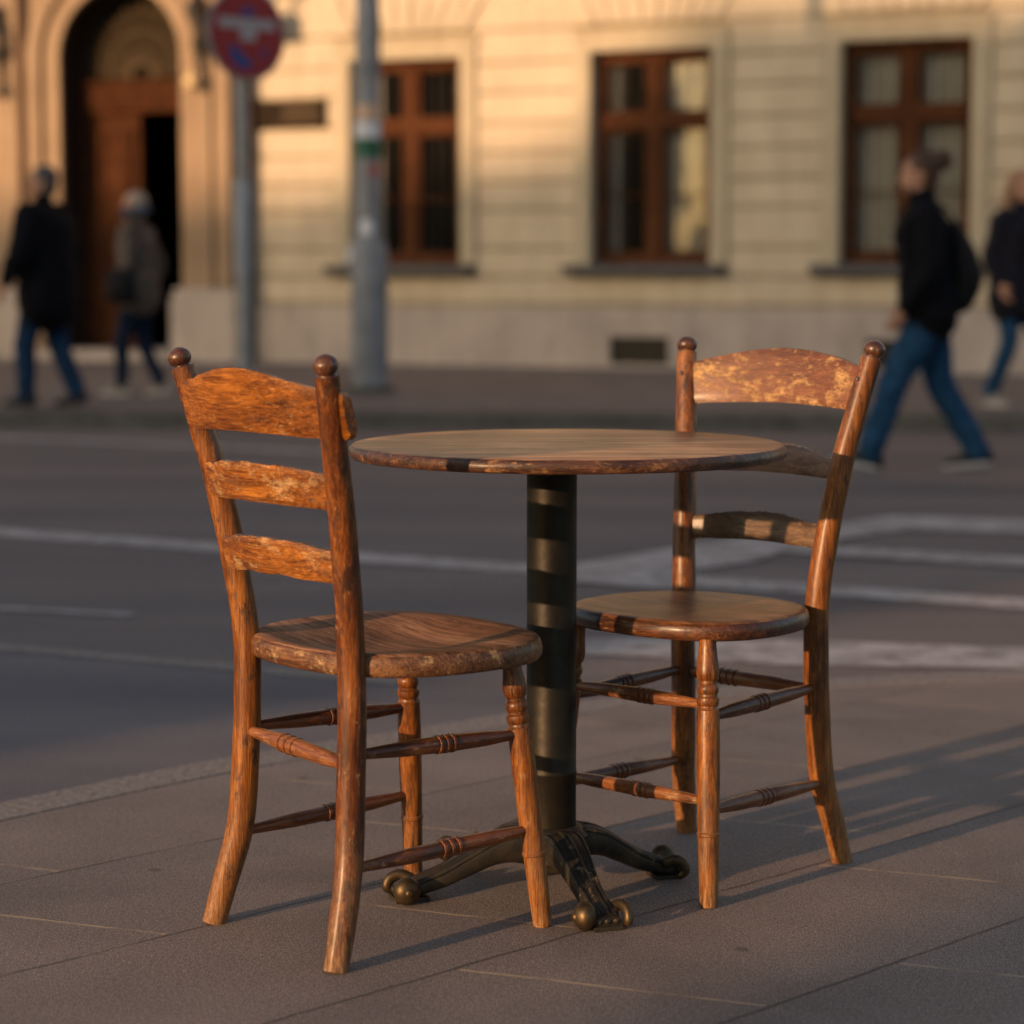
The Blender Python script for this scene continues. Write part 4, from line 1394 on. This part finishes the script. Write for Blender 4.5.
def person(px, py, z0, heading, label, H=1.75, jacket=None, trousers=None, hair=None, pose=None, shoes=None, hairfn=None, extras=None,
           jlen=.80, jw=1.0, head_turn=0.0, fem=False, head_tilt=0.0):
    """local frame: x right, y forward, z up.  pose: hips/knees/ankles/elbows/wrists as offsets"""
    k = H / 1.75
    e = empty('person', (px, py, z0), heading, label, 'person', 'pedestrians on the street')
    po = dict(lean=.04, hipz=.90,
              la=(-.09, .30, .09), lk=(-.09, .22, .50), ra=(.09, -.38, .14), rk=(.09, -.06, .47),
              le=(-.27, -.05, 1.14), lw=(-.26, .10, .92), re=(.27, -.02, 1.14), rw=(.26, .05, .90))
    po.update(pose or {})
    def S(p): return tuple(c * k for c in p)
    sw = .185 if not fem else .165
    ln = po['lean']
    neck = (0, ln * 1.0, 1.47); chest = (0, ln * .8, 1.30); waist = (0, ln * .3, 1.08); hip = (0, 0, po['hipz'])
    lsh, rsh = (-sw, ln * .9, 1.405), (sw, ln * .9, 1.405)
    lh, rh = (-.09, 0, po['hipz']), (.09, 0, po['hipz'])
    hc = Vector((0, ln * 1.2 + .012, 1.635))
    def T(bm, pts, **kw):
        limb(bm, [tuple(c * k for c in p) for p in pts], **kw)
    # --- body (one continuous surface)
    b = bmesh.new()
    T(b, [hip + (.155, .105), waist + (.130, .095), chest + (.155, .110), (0, ln * .95, 1.40, .13, .085)], n=20)
    T(b, [(0, ln * .9, 1.38, .075, .07), neck + (.058, .060), (hc.x, hc.y - .01, 1.57, .052, .056)], n=16)
    for sh, el, wr in ((lsh, po['le'], po['lw']), (rsh, po['re'], po['rw'])):
        T(b, [(sh[0] * .6, sh[1], sh[2] + .01, .06, .06), sh + (.055, .055), tuple((a + c) / 2 for a, c in zip(sh, el)) + (.044, .046), el + (.037, .038),
              tuple(a * .6 + c * .4 for a, c in zip(el, wr)) + (.036, .036), wr + (.026, .023)])
        d = Vector(wr) - Vector(el)
        hand(b, Vector(wr) * k, d, (-1 if sh[0] > 0 else 1, .15, 0), k * .95, side=1 if sh[0] < 0 else -1)
    for h_, kn, an in ((lh, po['lk'], po['la']), (rh, po['rk'], po['ra'])):
        T(b, [(h_[0], h_[1], h_[2], .088, .09), tuple((a + c) / 2 for a, c in zip(h_, kn)) + (.074, .076), kn + (.055, .057),
              tuple(a * .65 + c * .35 for a, c in zip(kn, an)) + (.053, .056), tuple(a * .2 + c * .8 for a, c in zip(kn, an)) + (.038, .04), an + (.036, .038)])
    # head
    Rh = Matrix.Rotation(head_turn, 3, 'Z') @ Matrix.Rotation(-head_tilt, 3, 'X')
    def Hd(x, y, z): return tuple((hc + Rh @ Vector((x, y, z))) * k)
    sphere(b, Hd(0, -.012, .025), .095 * k, (.83, 1.02, .98), 24, rot=Rh)
    sphere(b, Hd(0, .020, -.030), .075 * k, (.82, .90, 1.12), 20, rot=Rh)
    sphere(b, Hd(0, .058, -.088), .026 * k, (1.1, .9, .9), 12, rot=Rh)          # chin
    tube(b, [Hd(0, .080, .012) + (.008 * k, .008 * k), Hd(0, .104, -.018) + (.012 * k, .011 * k), Hd(0, .100, -.030) + (.013 * k, .009 * k)], 10, roundend=True)   # nose
    sphere(b, Hd(0, .078, -.056), .018 * k, (1.3, .6, .5), 12, rot=Rh)          # lips
    sphere(b, Hd(0, .068, .030), .03 * k, (1.7, .7, .35), 12, rot=Rh)           # brow
    for s in (-1, 1):
        sphere(b, Hd(s * .080, -.008, -.005), .022 * k, (.45, .8, 1.35), 12, rot=Rh)   # ear
    body = remeshed('body', b, M['skin'], e, vox=.009 * k, smooth_it=1)
    for s in (-1, 1):
        b = bmesh.new(); sphere(b, Hd(s * .031, .073, .006), .0105 * k, (1.2, .6, .7), 12, rot=Rh)
        obj('eye', b, M['eye'], body, smooth=180)
    # --- clothes
    b = bmesh.new()
    jz = jlen
    T(b, [(0, ln * .1 - .0, jz, .205 * jw, .150 * jw), (0, ln * .2, (jz + 1.1) / 2, .198 * jw, .145 * jw), (0, ln * .4, 1.12, .178 * jw, .135 * jw), (0, ln * .8, 1.30, .190 * jw, .140 * jw),
          (0, ln * .9, 1.41, .165 * jw, .105 * jw), (0, ln * 1.0, 1.475, .082, .078), (0, ln * 1.05, 1.50, .076, .076)], n=24)
    for sh, el, wr in ((lsh, po['le'], po['lw']), (rsh, po['re'], po['rw'])):
        we = tuple(a * .12 + c * .88 for a, c in zip(el, wr))
        T(b, [(sh[0] * .55, sh[1], sh[2] - .02, .085, .085), (sh[0], sh[1], sh[2] - .005, .075 * jw, .08 * jw), tuple((a + c) / 2 for a, c in zip(sh, el)) + (.067 * jw, .070 * jw), el + (.060 * jw, .062 * jw),
              tuple((a + c) / 2 for a, c in zip(el, we)) + (.055 * jw, .055 * jw), we + (.047, .047)])
    remeshed('jacket', b, jacket, e, vox=.011, fold=.012, fs=8)
    b = bmesh.new()
    q = .84 if fem else 1.0
    T(b, [(0, 0, po['hipz'] + .14, .150, .112), (0, 0, po['hipz'], .172, .122), (0, 0, po['hipz'] - .09, .150, .110)], n=20)
    for h_, kn, an in ((lh, po['lk'], po['la']), (rh, po['rk'], po['ra'])):
        T(b, [(h_[0] * .95, h_[1], h_[2] - .01, .108, .114), tuple((a + c) / 2 for a, c in zip(h_, kn)) + (.098 * q, .102 * q), kn + (.080 * q, .084 * q),
              tuple((a + c) / 2 for a, c in zip(kn, an)) + (.074 * q, .078 * q), an + (.064 * q, .072 * q)])
    remeshed('trousers', b, trousers, e, vox=.011, fold=.010, fs=11)
    sm_, so_ = shoes
    shoe('shoe', S(po['la']), po.get('ldir', (0, 1)), sm_, so_, e, k, po.get('lp', 0))
    shoe('shoe', S(po['ra']), po.get('rdir', (0, 1)), sm_, so_, e, k, po.get('rp', 0))
    hairfn(e, Hd, k, Rh, hair)
    if extras: extras(e, k, po, S, Hd)
    return e


def cap_hair(b, Hd, k, Rh, back=1.0):
    sphere(b, Hd(0, -.028, .040), .100 * k, (.90, 1.0, .95), 24, rot=Rh)
    sphere(b, Hd(0, -.055, -.010), .085 * k, (.92, .75, 1.05 * back), 20, rot=Rh)


def hair_short(e, Hd, k, Rh, mat):
    b = bmesh.new(); cap_hair(b, Hd, k, Rh)
    remeshed('hair', b, mat, e, vox=.008, fold=.006, fs=45)


def hair_bun(e, Hd, k, Rh, mat):
    b = bmesh.new(); cap_hair(b, Hd, k, Rh)
    sphere(b, Hd(0, -.130, .078), .058 * k, (1, 1, .95), 18)
    sphere(b, Hd(0, -.100, .060), .045 * k, (1, 1, .8), 14)
    remeshed('hair', b, mat, e, vox=.008, fold=.012, fs=50)
    b = bmesh.new(); sphere(b, Hd(0, .040, -.085), .040 * k, (1.15, .9, .7), 14, rot=Rh)
    obj('beard', b, mat, e, smooth=180)


def hair_bob(e, Hd, k, Rh, mat):
    b = bmesh.new(); cap_hair(b, Hd, k, Rh, 1.15)
    for s in (-1, 1): sphere(b, Hd(s * .062, -.020, -.020), .05 * k, (.7, 1.0, 1.3), 14, rot=Rh)
    remeshed('hair', b, mat, e, vox=.008, fold=.010, fs=40)


def hair_long(e, Hd, k, Rh, mat):
    b = bmesh.new(); cap_hair(b, Hd, k, Rh, 1.2)
    for s in (-1, 1):
        tube(b, catmull([Hd(s * .065, -.01, .05) + (.04, .04), Hd(s * .092, -.005, -.03) + (.046, .046), Hd(s * .115, .01, -.12) + (.052, .048), Hd(s * .12, .02, -.21) + (.045, .040), Hd(s * .115, .02, -.28) + (.025, .025)]), 10, roundend=True)
    tube(b, catmull([Hd(0, -.06, .02) + (.08, .05), Hd(0, -.085, -.10) + (.10, .05), Hd(0, -.09, -.24) + (.10, .04)]), 12, roundend=True)
    remeshed('hair', b, mat, e, vox=.009, fold=.014, fs=32)


def backpack(e, k, po, S, Hd):
    b = bmesh.new()
    T = lambda pts, **kw: limb(b, [tuple(c * k for c in p) for p in pts], **kw)
    T([(0, -.16, .95, .135, .085), (0, -.19, 1.06, .155, .105), (0, -.165, 1.22, .145, .08), (0, -.12, 1.34, .11, .05)], n=18)
    bp = remeshed('backpack', b, M['bag'], None, vox=.012, fold=.006)
    bp.parent = e
    b = bmesh.new()
    for s in (-1, 1):
        tube(b, catmull([(s * .10 * k, -.12 * k, 1.38 * k, .022, .006), (s * .12 * k, .02 * k, 1.49 * k, .022, .006), (s * .125 * k, .17 * k, 1.36 * k, .022, .006), (s * .14 * k, .12 * k, 1.15 * k, .018, .006), (s * .15 * k, -.10 * k, 1.02 * k, .015, .006)]), 8)
    obj('strap', b, M['bag'], bp, smooth=60)


def handbag(e, k, po, S, Hd):
    b = bmesh.new()
    limb(b, [(-.27, .02, .80, .07, .13), (-.275, .02, .90, .075, .135), (-.27, .02, .99, .05, .11)], n=14)
    hb = remeshed('shoulder_bag', b, M['bag'], None, vox=.012, fold=.008)
    hb.parent = e
    b = bmesh.new()
    tube(b, catmull([(-.26, .10, .98, .012, .005), (-.22, .14, 1.25, .012, .005), (-.13, .05, 1.50, .012, .005), (-.20, -.10, 1.25, .012, .005), (-.26, -.07, .98, .012, .005)]), 8)
    obj('strap', b, M['bag'], hb)
    b = bmesh.new()
    limb(b, [(-.075, .05, 1.475, .035, .035), (0, .115, 1.455, .04, .035), (.075, .05, 1.475, .035, .035), (.06, -.05, 1.49, .035, .035), (-.06, -.05, 1.49, .035, .035), (-.08, .03, 1.47, .035, .035)], n=10)
    remeshed('scarf', b, M['scarf'], e, vox=.011, fold=.006)


# walking man with backpack, heading left (local +y points to -X)
px_, py_ = ground_px(926, 470)
person(px_, py_, ROAD_Z, R(90), 'man with brown hair bun, black jacket, backpack and blue jeans striding left at the right',
       H=1.76, jacket=M['black_cloth'], trousers=M['denim'], hair=M['hair_brown'], hairfn=hair_bun, shoes=(M['shoe_black'], M['sole']),
       pose=dict(lean=.05, hipz=.885, la=(-.09, .33, .105), lk=(-.09, .20, .50), lp=R(14), ra=(.08, -.30, .105), rk=(.09, -.09, .475), rp=R(-4),
                 le=(-.26, .04, 1.12), lw=(-.20, .17, .89), re=(.27, -.04, 1.12), rw=(.24, .06, .89)),
       jlen=.85, jw=1.12, extras=backpack)
# woman at the right edge, walking towards the camera and to the right
px_, py_ = ground_px(1013, 409, FAR_Z)
person(px_, py_, FAR_Z, R(215), 'woman with long light brown hair in a dark hip length coat at the right edge',
       H=1.71, jacket=M['navy_cloth'], trousers=M['denim'], hair=M['hair_light'], hairfn=hair_long, shoes=(M['shoe_grey'], M['sole']), fem=True,
       pose=dict(lean=.02, la=(-.08, .20, .105), lk=(-.08, .17, .49), ra=(.08, -.16, .11), rk=(.08, .02, .48), le=(-.23, -.03, 1.13), lw=(-.22, .08, .92), re=(.23, -.03, 1.14), rw=(.22, .06, .92), lp=R(5)),
       jlen=.78, jw=1.16, head_turn=R(-18))
# man in black coat at left, walking away to the left
px_, py_ = ground_px(51, 408, FAR_Z)
person(px_, py_, FAR_Z, R(66), 'grey haired man in a long black coat and jeans walking away on the far left',
       H=1.75, jacket=M['black_cloth'], trousers=M['denim_dark'], hair=M['hair_grey'], hairfn=hair_short, shoes=(M['shoe_black'], M['shoe_black']),
       pose=dict(lean=.03, hipz=.885, la=(-.09, .15, .105), lk=(-.10, .14, .50), ra=(.09, -.17, .115), rk=(.10, .0, .475),
                 le=(-.33, .02, 1.13), lw=(-.34, .14, .90), re=(.33, .02, 1.13), rw=(.30, .12, .92), rp=R(-6)),
       jlen=.76, jw=1.36, head_turn=R(35))
# woman with shoulder bag
px_, py_ = ground_px(141, 396, FAR_Z)
person(px_, py_, FAR_Z, R(72), 'ash blond woman in taupe jacket with black shoulder bag before the portal',
       H=1.62, jacket=M['taupe_cloth'], trousers=M['navy_trousers'], hair=M['hair_blond'], hairfn=hair_bob, shoes=(M['shoe_grey'], M['sole']), fem=True,
       pose=dict(lean=.03, hipz=.89, la=(-.075, .14, .100), lk=(-.08, .13, .50), ra=(.07, -.16, .11), rk=(.08, .02, .48), le=(-.26, -.02, 1.14), lw=(-.23, .12, 1.0), re=(.29, -.04, 1.14), rw=(.29, .04, .92), rp=R(-8)),
       jlen=.86, jw=1.16, head_turn=R(42), extras=handbag)
